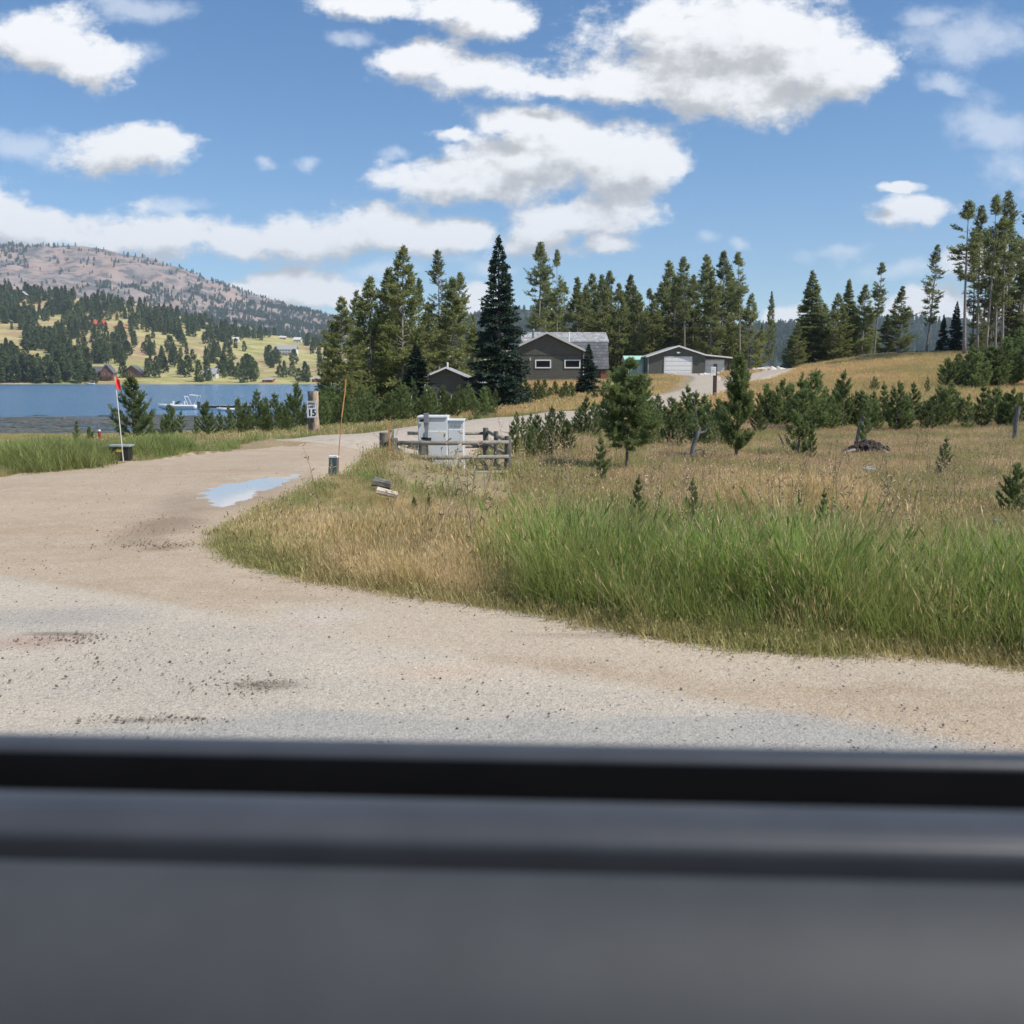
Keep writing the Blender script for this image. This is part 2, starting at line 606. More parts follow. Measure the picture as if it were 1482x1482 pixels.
# ------------------------------------------------------------------ height of the ground near the camera
EDGE_NEAR = [(1900, 990), (1600, 972), (1440, 955), (1240, 938), (1090, 929), (910, 905), (741, 876), (600, 855), (450, 830), (372, 808), (346, 790)]
EDGE_BACK = [(350, 772), (378, 754), (410, 733), (448, 713), (493, 695), (532, 673), (559, 656)]
edge_pts = [G(u, v)[:2] for u, v in EDGE_NEAR + EDGE_BACK]
far_edge = [G(u, v)[:2] for u, v in [(-700, 740), (-300, 715), (0, 690), (150, 673), (300, 656), (450, 641), (540, 633)]]

A = []
for x in (-60, -35, -18, -8, 0, 8, 18, 40, 80):
    for y in (-80, -30, -8, 1, 3.5):
        A.append((x, y, 0.0))
for p in edge_pts: A.append((p[0], p[1], 0.0))
for p in far_edge: A.append((p[0], p[1], 0.0))
A += [(-5, 9, 0), (-8, 11, 0), (-14, 12, 0), (-25, 14, 0), (-4, 13, 0), (-5, 18, 0.0), (-4, 22, 0), (-40, 16, 0)]
ROAD = [(-5.2, 20.5, 0.0), (-3.4, 26, 0.0), (-1.6, 32, 0.0), (0.6, 38.5, 0.0), (3.4, 46, 0.0), (8.5, 60, 0.22), (13.0, 72, 0.50),
        (17.0, 85, 0.92), (23.5, 100, 1.50), (34, 125, 2.30), (46, 150, 2.4)]
BRANCH = [(14.6, 77, 0.66), (17.8, 95, 1.1), (20.6, 110, 1.45), (21.0, 120, 1.66), (21.1, 129.6, 1.78)]
A += ROAD + BRANCH
A += [(3, 9.6, -0.30), (6, 8.8, -0.25), (10, 9, -0.25), (0, 11.5, -0.3), (3, 12.5, -0.5), (6, 12.5, -0.55), (10, 13, -0.55), (-0.6, 14, -0.4), (-1.8, 13, -0.25), (-1.5, 17, -0.4),
      (-2.6, 21.6, -0.42), (-1.6, 22.9, -0.48), (-0.9, 22.9, -0.48), (-2.2, 24.6, -0.40), (-1.2, 25.4, -0.42), (-0.2, 21.7, -0.46), (-0.5, 25, -0.4), (3, 18, -0.6), (8, 18, -0.6), (14, 20, -0.55), (3, 25, -0.6), (8, 26, -0.6), (15, 28, -0.55), (25, 30, -0.4),
      (4, 33, -0.6), (9, 36, -0.6), (16, 38, -0.5), (24, 42, -0.2), (40, 40, 0.3), (8, 46, -0.45), (14, 52, -0.1), (40, 15, -0.3), (70, 30, 0.5)]
for (u, v, Y) in [(1200, 588, 56), (1300, 588, 56), (1450, 584, 56), (1200, 556, 76), (1300, 552, 78), (1400, 548, 78), (1160, 535, 112), (1250, 519, 112), (1350, 514, 112),
                  (1450, 512, 108), (1550, 512, 108), (1600, 560, 72), (1100, 556, 88)]:
    A.append(P(u, v, Y))
A += [(-9.5, 27, -0.15), (-6.6, 31, -0.27), (-14, 30, -0.6), (-25, 35, -1.0), (-10, 45, -0.9), (-25, 52, -1.75), (-45, 55, -2.0), (-4, 45, -0.5), (-4, 58, -0.7), (-12, 62, -1.5),
      (-3.8, 70, -0.7), (-4, 76, -1.0), (-12, 78, -2.0), (-60, 92, -3.72), (-45, 94, -3.74), (-30, 93, -3.72), (-17, 95, -3.5), (-8, 98, -2.2), (-6, 112, -2.6),
      (-10, 150, -3.6), (-8, 300, -3.0), (0, 66, -0.25), (1, 82, 0.1), (-70, 60, -2.2), (-120, 95, -3.8), (-120, 60, -2.4),
      (-60, 135, -6), (-30, 130, -5.5), (-60, 300, -9), (-120, 200, -9), (-300, 120, -5), (-300, 400, -9), (-100, 700, -9), (-500, 700, -9), (-20, 220, -5.2),
      (0, 95, 0.6), (3.4, 98, 0.86), (8, 98, 0.9), (7, 104, 0.95), (12, 104, 1.1), (3, 86, 0.35), (8, 80, 0.45), (13, 118, 1.35), (24, 132, 1.85), (18, 138, 1.8), (10, 140, 1.0),
      (30, 160, 2.1), (0, 150, -0.6), (20, 200, 1.2), (60, 150, 3.3), (80, 170, 3.2), (120, 250, 2.5), (200, 400, 0), (60, 300, 0), (400, 200, 2), (300, 900, 0),
      (1500, 300, 0), (1500, 2500, 0), (0, 2500, -9), (-1500, 2500, -9), (-2500, 300, -9), (-1500, -800, 0), (1500, -800, 0), (0, -500, 0), (0, 1200, -6)]
# keep one anchor where several fall together
seen, AA = [], []
for p in A:
    if all((p[0] - q[0]) ** 2 + (p[1] - q[1]) ** 2 > 0.3 for q in seen):
        seen.append(p)
        AA.append(p)
AP = np.array(AA)
# radial distances are taken in a squeezed space so near detail stays near
def ker(d):
    return np.sqrt(d * d + 0.8)


D = np.sqrt(((AP[:, None, :2] - AP[None, :, :2]) ** 2).sum(-1))
n_ = len(AP)
KM = np.zeros((n_ + 1, n_ + 1))
KM[:n_, :n_] = ker(D)
KM[:n_, n_] = 1
KM[n_, :n_] = 1
WTS = np.linalg.solve(KM, np.append(AP[:, 2], 0))


def Zg(x, y):
    x = np.asarray(x, dtype=float)
    y = np.asarray(y, dtype=float)
    sh = x.shape
    x = x.ravel(); y = y.ravel()
    out = np.empty(len(x))
    for i in range(0, len(x), 20000):
        d = np.sqrt((x[i:i + 20000, None] - AP[None, :, 0]) ** 2 + (y[i:i + 20000, None] - AP[None, :, 1]) ** 2)
        out[i:i + 20000] = ker(d) @ WTS[:n_] + WTS[n_]
    out = np.clip(out, -12, 6)
    return out.reshape(sh)


def zg(x, y):
    return float(Zg(np.array([x]), np.array([y]))[0])


def on_ground(u, Y, dz=0.0):
    """a place on the ground in the direction of view column u at forward distance Y"""
    x = (u - 741) / 1482 * Y * 1.0
    # columns of the tilted view spread slightly with height; ground points sit just under the horizon
    x = ray(u, 560)[0] * Y
    return (x, Y, zg(x, Y) + dz)


def inside(poly, x, y):
    x = np.asarray(x); y = np.asarray(y)
    c = np.zeros(x.shape, dtype=bool)
    j = len(poly) - 1
    for i in range(len(poly)):
        xi, yi = poly[i]; xj, yj = poly[j]
        cond = ((yi > y) != (yj > y)) & (x < (xj - xi) * (y - yi) / (yj - yi + 1e-12) + xi)
        c ^= cond
        j = i
    return c


apron_poly = [(-80, -40), (80, -40), (80, 3.0), (30, 3.9), (9, 4.9)] + edge_pts + [(-3.0, 21.8), (-2.1, 24.3), (-2.9, 26.8)] + far_edge[::-1] + [(-80, 20)]


def catmull(pts, k=14):
    pts = [np.array(p, dtype=float) for p in pts]
    pts = [2 * pts[0] - pts[1]] + pts + [2 * pts[-1] - pts[-2]]
    out = []
    for i in range(1, len(pts) - 2):
        p0, p1, p2, p3 = pts[i - 1:i + 3]
        for t in np.linspace(0, 1, k, endpoint=False):
            out.append(0.5 * ((2 * p1) + (p2 - p0) * t + (2 * p0 - 5 * p1 + 4 * p2 - p3) * t * t + (3 * p1 - p0 - 3 * p2 + p3) * t ** 3))
    out.append(pts[-2])
    return np.array(out)


def road_dist(x, y):
    """distance to the dirt road and the driveway"""
    d = np.full(np.shape(x), 1e9)
    for path in (catmull([(-4.1, 24.4)] + [q[:2] for q in ROAD[1:]], 8), catmull([q[:2] for q in BRANCH], 8)):
        for q in path:
            d = np.minimum(d, np.hypot(x - q[0], y - q[1]))
    return d


def axis(a0, fine0, fine1, a1, step, grow):
    mid = list(np.arange(fine0, fine1, step))
    up, x, s = [], fine1, step
    while x < a1:
        up.append(x); s *= grow; x += s
    up.append(a1)
    dn, x, s = [], fine0 - step, step
    while x > a0:
        dn.append(x); s *= grow * 1.02; x -= s
    dn.append(a0)
    return np.array(dn[::-1] + mid + up)


xs = axis(-3000, -13, 9, 3000, 0.09, 1.026)
ys = axis(-800, 3.2, 17, 3000, 0.09, 1.022)
GX, GY = np.meshgrid(xs, ys)
GZ = Zg(GX, GY)
ROADM = inside(apron_poly, GX + 0.10 * fnoise(GX, GY, 1.1, 5), GY + 0.08 * fnoise(GX, GY, 0.9, 9))
rough_amp = np.clip((GY - 6) / 30, 0.0, 1.0) * 0.10
RDM = road_dist(GX, GY)
rough_amp = rough_amp * np.clip((RDM - 2.0) / 3.0, 0, 1)
PUD = [G(u, v)[:2] for u, v in [(297, 722), (306, 713), (330, 706), (352, 704), (378, 697), (405, 696), (425, 692), (436, 693), (428, 698), (414, 703), (398, 712), (376, 717), (362, 729), (338, 734), (322, 742), (306, 736)]]
WZ = float(np.mean(Zg(np.array([q[0] for q in PUD]), np.array([q[1] for q in PUD])))) + 0.004
GZ = GZ + np.where(ROADM | (RDM < 3.2), 0.012 * fnoise(GX, GY, 2.2, 3), 0.03 * fnoise(GX, GY, 1.6, 7) + rough_amp * fnoise(GX, GY, 9.0, 8))
# worn hollow that holds the puddle
pline = catmull(PUD + [PUD[0]], 6)[:-1]
pd = np.full(GX.shape, 1e9)
for q in pline:
    pd = np.minimum(pd, np.hypot(GX - q[0], GY - q[1]))
pin = inside([tuple(q) for q in pline], GX, GY)
kq = np.clip(pd / 0.7, 0, 1)
kq = kq * kq * (3 - 2 * kq)
sd_ = np.where(pin, -pd, pd)
rim = WZ + 0.07 * np.clip(sd_, -0.5, 0.22) + 0.006 * fnoise(GX, GY, 0.5, 301) + 0.003 * fnoise(GX, GY, 0.22, 302)
GZ = np.where(pin, rim, (1 - kq) * rim + kq * GZ)
nx_, ny_ = len(xs), len(ys)
V = np.stack([GX.ravel(), GY.ravel(), GZ.ravel()], 1)
I = np.arange(nx_ * ny_).reshape(ny_, nx_)
F = np.stack([I[:-1, :-1].ravel(), I[:-1, 1:].ravel(), I[1:, 1:].ravel(), I[1:, :-1].ravel()], 1)
FC = V[F].mean(1)
fm = inside(apron_poly, FC[:, 0] + 0.16 * fnoise(FC[:, 0], FC[:, 1], 1.1, 5) + 0.05 * fnoise(FC[:, 0], FC[:, 1], 0.3, 15), FC[:, 1] + 0.10 * fnoise(FC[:, 0], FC[:, 1], 0.9, 9))


def sub_mesh(name, V, F, mats):
    used = np.unique(F)
    mp = np.full(len(V), -1)
    mp[used] = np.arange(len(used))
    return np_mesh(name, V[used], mp[F], mats, smooth=True)


# ---- ground material: soil and thatch under the grass, brown on the hill, green by the shore
def ground_material():
    m, nt, pr, out = material('meadow_ground')
    pos = N(nt, 'ShaderNodeNewGeometry').outputs['Position']
    a = noise(nt, pos, 0.09, 5, 0.6)
    b = noise(nt, pos, 1.3, 6, 0.65)
    c = noise(nt, pos, 14, 5, 0.7)
    col = mix(nt, ramp(nt, a, 0.40, 0.62), (0.46, 0.34, 0.18), (0.33, 0.30, 0.14))
    col = mix(nt, ramp(nt, b, 0.35, 0.7), col, (0.31, 0.23, 0.13))
    col = mix(nt, ramp(nt, c, 0.35, 0.75), col, (0.19, 0.15, 0.09))
    set_in(nt, pr, 'Base Color', col)
    pr.inputs['Roughness'].default_value = 0.95
    bp = N(nt, 'ShaderNodeBump')
    bp.inputs['Strength'].default_value = 0.8
    bp.inputs['Distance'].default_value = 0.08
    L(nt, c, bp.inputs['Height'])
    L(nt, bp.outputs[0], pr.inputs['Normal'])
    return m


def spot(nt, pos, x, y, rx, ry, warp, lo=0.75, hi=1.1, rot=0.0):
    """mask that is 1 inside a wandering ellipse on the ground"""
    mp = N(nt, 'ShaderNodeMapping')
    mp.vector_type = 'TEXTURE'
    mp.inputs['Location'].default_value = (x, y, 0)
    mp.inputs['Rotation'].default_value = (0, 0, rot)
    mp.inputs['Scale'].default_value = (rx, ry, 1000)
    L(nt, pos, mp.inputs[0])
    ln = N(nt, 'ShaderNodeVectorMath', operation='LENGTH')
    L(nt, mp.outputs[0], ln.inputs[0])
    return ramp(nt, math_n(nt, 'ADD', ln.outputs['Value'], warp), lo, hi, 1.0, 0.0)


def gravel_material(far=False):
    m, nt, pr, out = material('gravel_road' if not far else 'dirt_drive')
    pos = N(nt, 'ShaderNodeNewGeometry').outputs['Position']
    flat = N(nt, 'ShaderNodeVectorMath', operation='MULTIPLY')
    L(nt, pos, flat.inputs[0])
    flat.inputs[1].default_value = (1, 1, 0)
    pos = flat.outputs[0]
    st = N(nt, 'ShaderNodeVectorMath', operation='MULTIPLY')
    L(nt, pos, st.inputs[0])
    st.inputs[1].default_value = (0.35, 1.0, 1)
    big = noise(nt, st.outputs[0], 0.55, 5, 0.6, 0.4)
    mid = noise(nt, pos, 3.2, 6, 0.65)
    fin = noise(nt, pos, 45, 4, 0.7)
    vo = N(nt, 'ShaderNodeTexVoronoi')
    L(nt, pos, vo.inputs['Vector'])
    vo.inputs['Scale'].default_value = 95
    vo2 = N(nt, 'ShaderNodeTexVoronoi')
    L(nt, pos, vo2.inputs['Vector'])
    vo2.inputs['Scale'].default_value = 21
    warp = math_n(nt, 'MULTIPLY', math_n(nt, 'SUBTRACT', noise(nt, st.outputs[0], 1.7, 6, 0.65), 0.5), 1.3)
    sand = mix(nt, ramp(nt, big, 0.35, 0.65), (0.42, 0.335, 0.245), (0.375, 0.295, 0.21))
    sand = mix(nt, ramp(nt, mid, 0.4, 0.75), sand, (0.44, 0.365, 0.28))
    if not far:
        # old chip-seal shows grey through the sand on the paved strip near the camera
        chip = mix(nt, ramp(nt, vo.outputs['Distance'], 0.1, 0.75), (0.51, 0.455, 0.375), (0.31, 0.29, 0.25))
        chip = mix(nt, ramp(nt, fin, 0.35, 0.7), chip, (0.465, 0.41, 0.335))
        sy = N(nt, 'ShaderNodeSeparateXYZ')
        L(nt, pos, sy.inputs[0])
        # paved strip edge runs across at about y = 9 on the left, y = 6.6 on the right
        edge = math_n(nt, 'ADD', sy.outputs[1], math_n(nt, 'MULTIPLY', math_n(nt, 'ADD', sy.outputs[0], 4.5), 0.62))
        strip = ramp(nt, math_n(nt, 'ADD', edge, math_n(nt, 'MULTIPLY', warp, 0.28)), 8.15, 8.5, 1.0, 0.0)
        cover = ramp(nt, math_n(nt, 'ADD', big, math_n(nt, 'MULTIPLY', warp, 0.16)), 0.44, 0.60)
        pale = (0.485, 0.42, 0.335)
        top = mix(nt, math_n(nt, 'MULTIPLY', cover, 0.8), chip, mix(nt, ramp(nt, mid, 0.4, 0.7), pale, (0.46, 0.40, 0.32)))
        near = spot(nt, pos, 1.6, 4.35, 4.2, 0.42, warp)
        top = mix(nt, math_n(nt, 'MULTIPLY', near, 0.65), top, (0.30, 0.30, 0.285))
        col = mix(nt, strip, sand, top)
        # pale gravel shoulder along the grass
        sh = spot(nt, pos, 1.8, 6.1, 4.0, 1.0, warp, rot=R(-12))
        col = mix(nt, math_n(nt, 'MULTIPLY', sh, 0.75), col, (0.45, 0.385, 0.30))
        # bare patches of older tarmac and of dark wet dirt
        for (u, v, ru, rv, c, k) in [(90, 897, 150, 15, (0.30, 0.29, 0.27), 0.8), (235, 765, 60, 22, (0.16, 0.115, 0.075), 0.8), (235, 795, 38, 7, (0.20, 0.12, 0.06), 0.8),
                                     (350, 722, 110, 26, (0.24, 0.18, 0.125), 0.7), (50, 935, 95, 14, (0.33, 0.20, 0.15), 0.75), (90, 922, 60, 4, (0.09, 0.08, 0.07), 0.8), (385, 998, 62, 9, (0.12, 0.095, 0.07), 0.8), (215, 1046, 90, 5, (0.14, 0.12, 0.10), 0.6),
                                     (640, 975, 120, 16, (0.48, 0.35, 0.25), 0.5), (340, 683, 60, 5, (0.33, 0.20, 0.13), 0.5), (470, 897, 70, 14, (0.50, 0.47, 0.44), 0.5), (60, 770, 240, 8, (0.36, 0.245, 0.16), 0.5),
                                     (130, 722, 300, 6, (0.36, 0.275, 0.195), 0.6), (900, 922, 180, 6, (0.20, 0.165, 0.13), 0.6)]:
            x, y, _ = G(u, v)
            x2 = G(u + ru, v)[0]
            y2 = G(u, v - rv)[1]
            col = mix(nt, math_n(nt, 'MULTIPLY', spot(nt, pos, x, y, x2 - x, y2 - y, warp, 0.25, 1.2), k * 0.66), col, c)
    else:
        col = mix(nt, ramp(nt, mid, 0.4, 0.7), (0.44, 0.385, 0.315), (0.36, 0.30, 0.235))
    # single stones
    dk = ramp(nt, vo2.outputs['Distance'], 0.10, 0.28, 1.0, 0.0)
    pick = N(nt, 'ShaderNodeSeparateColor')
    L(nt, vo2.outputs['Color'], pick.inputs[0])
    dk = math_n(nt, 'MULTIPLY', dk, ramp(nt, pick.outputs[0], 0.72, 0.8))
    col = mix(nt, math_n(nt, 'MULTIPLY', dk, 0.7), col, (0.15, 0.13, 0.115))
    pick2 = N(nt, 'ShaderNodeSeparateColor')
    L(nt, vo.outputs['Color'], pick2.inputs[0])
    f = ramp(nt, pick2.outputs[1], 0, 1, 0.80, 1.18, False)
    sc = N(nt, 'ShaderNodeVectorMath', operation='SCALE')
    L(nt, col, sc.inputs[0])
    L(nt, f, sc.inputs['Scale'])
    set_in(nt, pr, 'Base Color', sc.outputs[0])
    pr.inputs['Roughness'].default_value = 0.95
    pr.inputs['Specular IOR Level'].default_value = 0.25
    bp = N(nt, 'ShaderNodeBump')
    bp.inputs['Strength'].default_value = 0.5
    bp.inputs['Distance'].default_value = 0.009
    hgt = math_n(nt, 'ADD', math_n(nt, 'MULTIPLY', vo.outputs['Distance'], -0.7), math_n(nt, 'MULTIPLY', fin, 0.8))
    hgt = math_n(nt, 'ADD', hgt, math_n(nt, 'MULTIPLY', vo2.outputs['Distance'], -0.8))
    hgt = math_n(nt, 'ADD', hgt, math_n(nt, 'MULTIPLY', mid, 1.8))
    L(nt, hgt, bp.inputs['Height'])
    L(nt, bp.outputs[0], pr.inputs['Normal'])
    return m


g_ = link('ground', sub_mesh('ground', V, F[~fm], [ground_material()]))
tag(g_, kind='structure')
r_ = link('road', sub_mesh('road', V, F[fm], [gravel_material()]))
tag(r_, kind='structure')


def ribbon(name, path, widths, mat, dz=0.05):
    p = catmull([q[:2] for q in path])
    t = np.gradient(p, axis=0)
    t /= np.linalg.norm(t, axis=1)[:, None]
    nn = np.stack([-t[:, 1], t[:, 0]], 1)
    w = np.interp(np.arange(len(p)), np.linspace(0, len(p) - 1, len(widths)), widths)
    K_ = 9
    vs = []
    for j in range(K_):
        s = (j / (K_ - 1) - 0.5)
        ww = w * (1 + (0.10 * fnoise(p[:, 0] + 50 * np.sign(s), p[:, 1], 4.0, 31) if j in (0, K_ - 1) else 0))
        q = p + nn * (s * ww)[:, None]
        z = Zg(q[:, 0], q[:, 1]) + np.clip((np.arange(len(p)) - 6) / 10.0, 0, 1) * (0.03 + 0.0009 * q[:, 1]) * (-1.2 if j in (0, K_ - 1) else 1) + 0.008 - 0.05 * (np.arange(len(p)) < 2)
        vs.append(np.column_stack([q, z]))
    vs = np.stack(vs, 1)
    n0 = len(p)
    V_ = vs.reshape(-1, 3)
    I_ = np.arange(n0 * K_).reshape(n0, K_)
    F_ = np.stack([I_[:-1, :-1].ravel(), I_[:-1, 1:].ravel(), I_[1:, 1:].ravel(), I_[1:, :-1].ravel()], 1)
    o = link(name, np_mesh(name, V_, F_, [mat], smooth=True))
    return tag(o, kind='structure')


drive_mat = gravel_material(True)
ribbon('dirt_road', [(-4.1, 24.4)] + [q[:2] for q in ROAD[1:]], [5.0, 4.8, 4.8, 4.6, 4.6, 4.6, 5, 5.2], drive_mat)
ribbon('driveway', BRANCH, [3.0, 3.4, 4.4], drive_mat, 0.09)


# ---- puddle
mw, nt, pr, out = material('puddle_water')
set_in(nt, pr, 'Base Color', (0.42, 0.40, 0.37))
pr.inputs['Roughness'].default_value = 0.02
pr.inputs['IOR'].default_value = 1.5
pr.inputs['Specular IOR Level'].default_value = 1.0
pp = catmull(PUD + [PUD[0]], 6)[:-1]
cc_ = pp.mean(0)
tn_ = np.roll(pp, -1, 0) - np.roll(pp, 1, 0)
tn_ /= np.linalg.norm(tn_, axis=1)[:, None]
nn_ = np.stack([tn_[:, 1], -tn_[:, 0]], 1)
area_ = 0.5 * np.sum(pp[:, 0] * np.roll(pp[:, 1], -1) - np.roll(pp[:, 0], -1) * pp[:, 1])
pp = pp + nn_ * (0.13 if area_ > 0 else -0.13)
pv = [(x, y, WZ) for x, y in pp]
me = bpy.data.meshes.new('puddle')
me.from_pydata(pv, [], [tuple(range(len(pv)))])
me.materials.append(mw)
tag(link('puddle', me), kind='structure')

# ---- lake
ml, nt, pr, out = material('lake_water')
pos = N(nt, 'ShaderNodeNewGeometry').outputs['Position']
set_in(nt, pr, 'Base Color', (0.06, 0.165, 0.30))
pr.inputs['Roughness'].default_value = 0.16
pr.inputs['IOR'].default_value = 1.33
bp = N(nt, 'ShaderNodeBump')
bp.inputs['Strength'].default_value = 1.0
bp.inputs['Distance'].default_value = 0.5
w1 = noise(nt, pos, 0.55, 5, 0.65)
w2 = noise(nt, pos, 0.02, 3, 0.5)
L(nt, math_n(nt, 'MULTIPLY', w1, ramp(nt, w2, 0.3, 0.7, 0.7, 1.3)), bp.inputs['Height'])
L(nt, bp.outputs[0], pr.inputs['Normal'])
WATER = -3.7
lk = MB().add([(-3500, 60, WATER), (300, 60, WATER), (300, 3500, WATER), (-3500, 3500, WATER)], [(0, 1, 2, 3)]).build('lake', ml)
tag(lk, kind='structure')

# ------------------------------------------------------------------ far land: sheets from a foot line up to a crest
def layer(name, crest, Y0, Y1, foot_v, mat, u0, u1, nu=240, nt_=60, bump=4.0, fpow=0.85, seed=1):
    us = np.linspace(u0, u1, nu)
    cv = np.interp(us, [c[0] for c in crest], [c[1] for c in crest])
    # round the corners of the crest line
    kk = np.hanning(11); kk /= kk.sum()
    cv = np.convolve(np.pad(cv, 5, mode='edge'), kk, 'valid')
    ts = np.linspace(0, 1, nt_)
    Vs = np.zeros((nt_ + 8, nu, 3))
    for j, t in enumerate(ts):
        Y = Y0 + (Y1 - Y0) * t
        for i, u in enumerate(us):
            v = foot_v + (cv[i] - foot_v) * t ** fpow
            Vs[j, i] = P(u, v, Y)
    amp = bump * np.sin(np.clip(ts, 0, 1) * PI * 0.92) ** 0.6
    sc_ = (Y1 - Y0) * 0.3
    nz = fnoise(Vs[:nt_, :, 0], Vs[:nt_, :, 1], sc_, seed) + 0.5 * fnoise(Vs[:nt_, :, 0], Vs[:nt_, :, 1], sc_ * 0.35, seed + 3)
    Vs[:nt_, :, 2] += nz * amp[:, None]
    for j in range(8):
        k = (j + 1) / 8
        Vs[nt_ + j] = Vs[nt_ - 1]
        sx = 1 + 0.35 * k
        Vs[nt_ + j, :, 0] *= sx
        Vs[nt_ + j, :, 1] *= sx
        Vs[nt_ + j, :, 2] = Vs[nt_ - 1, :, 2] * (1 - k ** 1.5) - 6 * k
    V_ = Vs.reshape(-1, 3)
    I_ = np.arange(len(V_)).reshape(nt_ + 8, nu)
    F_ = np.stack([I_[:-1, :-1].ravel(), I_[:-1, 1:].ravel(), I_[1:, 1:].ravel(), I_[1:, :-1].ravel()], 1)
    o = link(name, np_mesh(name, V_, F_, [mat], smooth=True))
    tag(o, kind='structure')

    def place(u, t):
        fu = (np.clip(u, u0, u1) - u0) / (u1 - u0) * (nu - 1)
        ft = np.clip(t, 0, 1) * (nt_ - 1)
        i = int(min(fu, nu - 2)); j = int(min(ft, nt_ - 2))
        a, b = fu - i, ft - j
        return ((1 - b) * ((1 - a) * Vs[j, i] + a * Vs[j, i + 1]) + b * ((1 - a) * Vs[j + 1, i] + a * Vs[j + 1, i + 1]))

    def t_of_v(u, v):
        c = float(np.interp(u, us, cv))
        k = np.clip((v - foot_v) / (c - foot_v), 0, 1)
        return k ** (1 / fpow)
    return o, place, t_of_v


def land_material(name, cols, scales, dark=None):
    m, nt, pr, out = material(name)
    pos = N(nt, 'ShaderNodeNewGeometry').outputs['Position']
    col = cols[0]
    for k, c in enumerate(cols[1:]):
        col = mix(nt, ramp(nt, noise(nt, pos, scales[k], 6, 0.62), 0.44, 0.58), col, c)
    if dark:
        col = mix(nt, math_n(nt, 'MULTIPLY', ramp(nt, noise(nt, pos, dark[1], 6, 0.72), dark[2], dark[2] + 0.1), 0.85), col, dark[0])
    set_in(nt, pr, 'Base Color', col)
    pr.inputs['Roughness'].default_value = 1.0
    pr.inputs['Specular IOR Level'].default_value = 0.1
    return m


HILL_CREST = [(-900, 400), (-300, 408), (0, 418), (60, 428), (150, 434), (250, 455), (350, 480), (480, 496), (700, 506), (1000, 515)]
hill_mat = land_material('hillside_meadow', [(0.36, 0.33, 0.13), (0.25, 0.27, 0.09), (0.36, 0.25, 0.15), (0.44, 0.39, 0.18)], [0.010, 0.006, 0.03], ((0.13, 0.13, 0.07), 0.06, 0.57))
_, hill_at, hill_t = layer('hillside', HILL_CREST, 716, 1500, 556.2, hill_mat, -900, 1000, bump=2.5, seed=4)
MT_CREST = [(-1400, 400), (-700, 372), (-200, 362), (-60, 350), (0, 353), (60, 358), (140, 360), (200, 371), (260, 387), (330, 412), (400, 436), (480, 459), (560, 482), (700, 505), (900, 520)]
mt_mat = land_material('burnt_mountain', [(0.38, 0.275, 0.215), (0.27, 0.23, 0.215), (0.36, 0.265, 0.22)], [0.005, 0.012], ((0.11, 0.11, 0.105), 0.016, 0.47))
_, mt_at, mt_t = layer('mountain', MT_CREST, 2300, 4200, 520, mt_mat, -1400, 900, bump=30, seed=11, nu=300, nt_=90)
RG_CREST = [(500, 520), (560, 502), (640, 474), (700, 452), (750, 444), (800, 456), (900, 484), (1000, 486), (1110, 470), (1160, 466), (1200, 476), (1300, 462), (1400, 468), (1500, 464), (2000, 450), (2600, 470)]
rg_mat = land_material('forested_ridge', [(0.045, 0.062, 0.045), (0.07, 0.08, 0.05), (0.035, 0.05, 0.04)], [0.006, 0.02])
_, rg_at, rg_t = layer('ridge', RG_CREST, 1700, 2900, 530, rg_mat, 500, 2600, bump=14, seed=21, nu=260, nt_=60)

# ------------------------------------------------------------------ conifers
def shoots_to_mesh(rs, S, Dr, Ln, n_per, nl, nw, ang=(0.45, 0.95), tint_base=None):
    """needle quads around every shoot: S starts, Dr unit directions, Ln lengths"""
    S = np.asarray(S); Dr = np.asarray(Dr); Ln = np.asarray(Ln)
    cnt = np.maximum(2, (Ln * n_per).astype(int))
    idx = np.repeat(np.arange(len(S)), cnt)
    k = len(idx)
    s = rs.uniform(0.0, 1.0, k)
    base = S[idx] + Dr[idx] * (Ln[idx] * s)[:, None]
    rnd = rs.normal(size=(k, 3))
    d = Dr[idx]
    perp = rnd - (rnd * d).sum(1)[:, None] * d
    perp /= np.linalg.norm(perp, axis=1)[:, None] + 1e-9
    a = rs.uniform(ang[0], ang[1], k)
    nd = d * np.cos(a)[:, None] + perp * np.sin(a)[:, None]
    r2 = rs.normal(size=(k, 3))
    side = np.cross(nd, r2)
    side /= np.linalg.norm(side, axis=1)[:, None] + 1e-9
    l = nl * rs.uniform(0.65, 1.2, k)
    w = nw * rs.uniform(0.7, 1.25, k)
    Vq = np.empty((k, 4, 3))
    Vq[:, 0] = base
    Vq[:, 1] = base + nd * (l * 0.45)[:, None] + side * (w / 2)[:, None]
    Vq[:, 2] = base + nd * l[:, None]
    Vq[:, 3] = base + nd * (l * 0.45)[:, None] - side * (w / 2)[:, None]
    tb = (tint_base[idx] if tint_base is not None else 0.5)
    t = np.clip(tb + rs.normal(0, 0.16, k), 0, 1)
    T = np.repeat(t, 4)
    F_ = np.arange(k * 4).reshape(k, 4)
    return Vq.reshape(-1, 3), F_, T


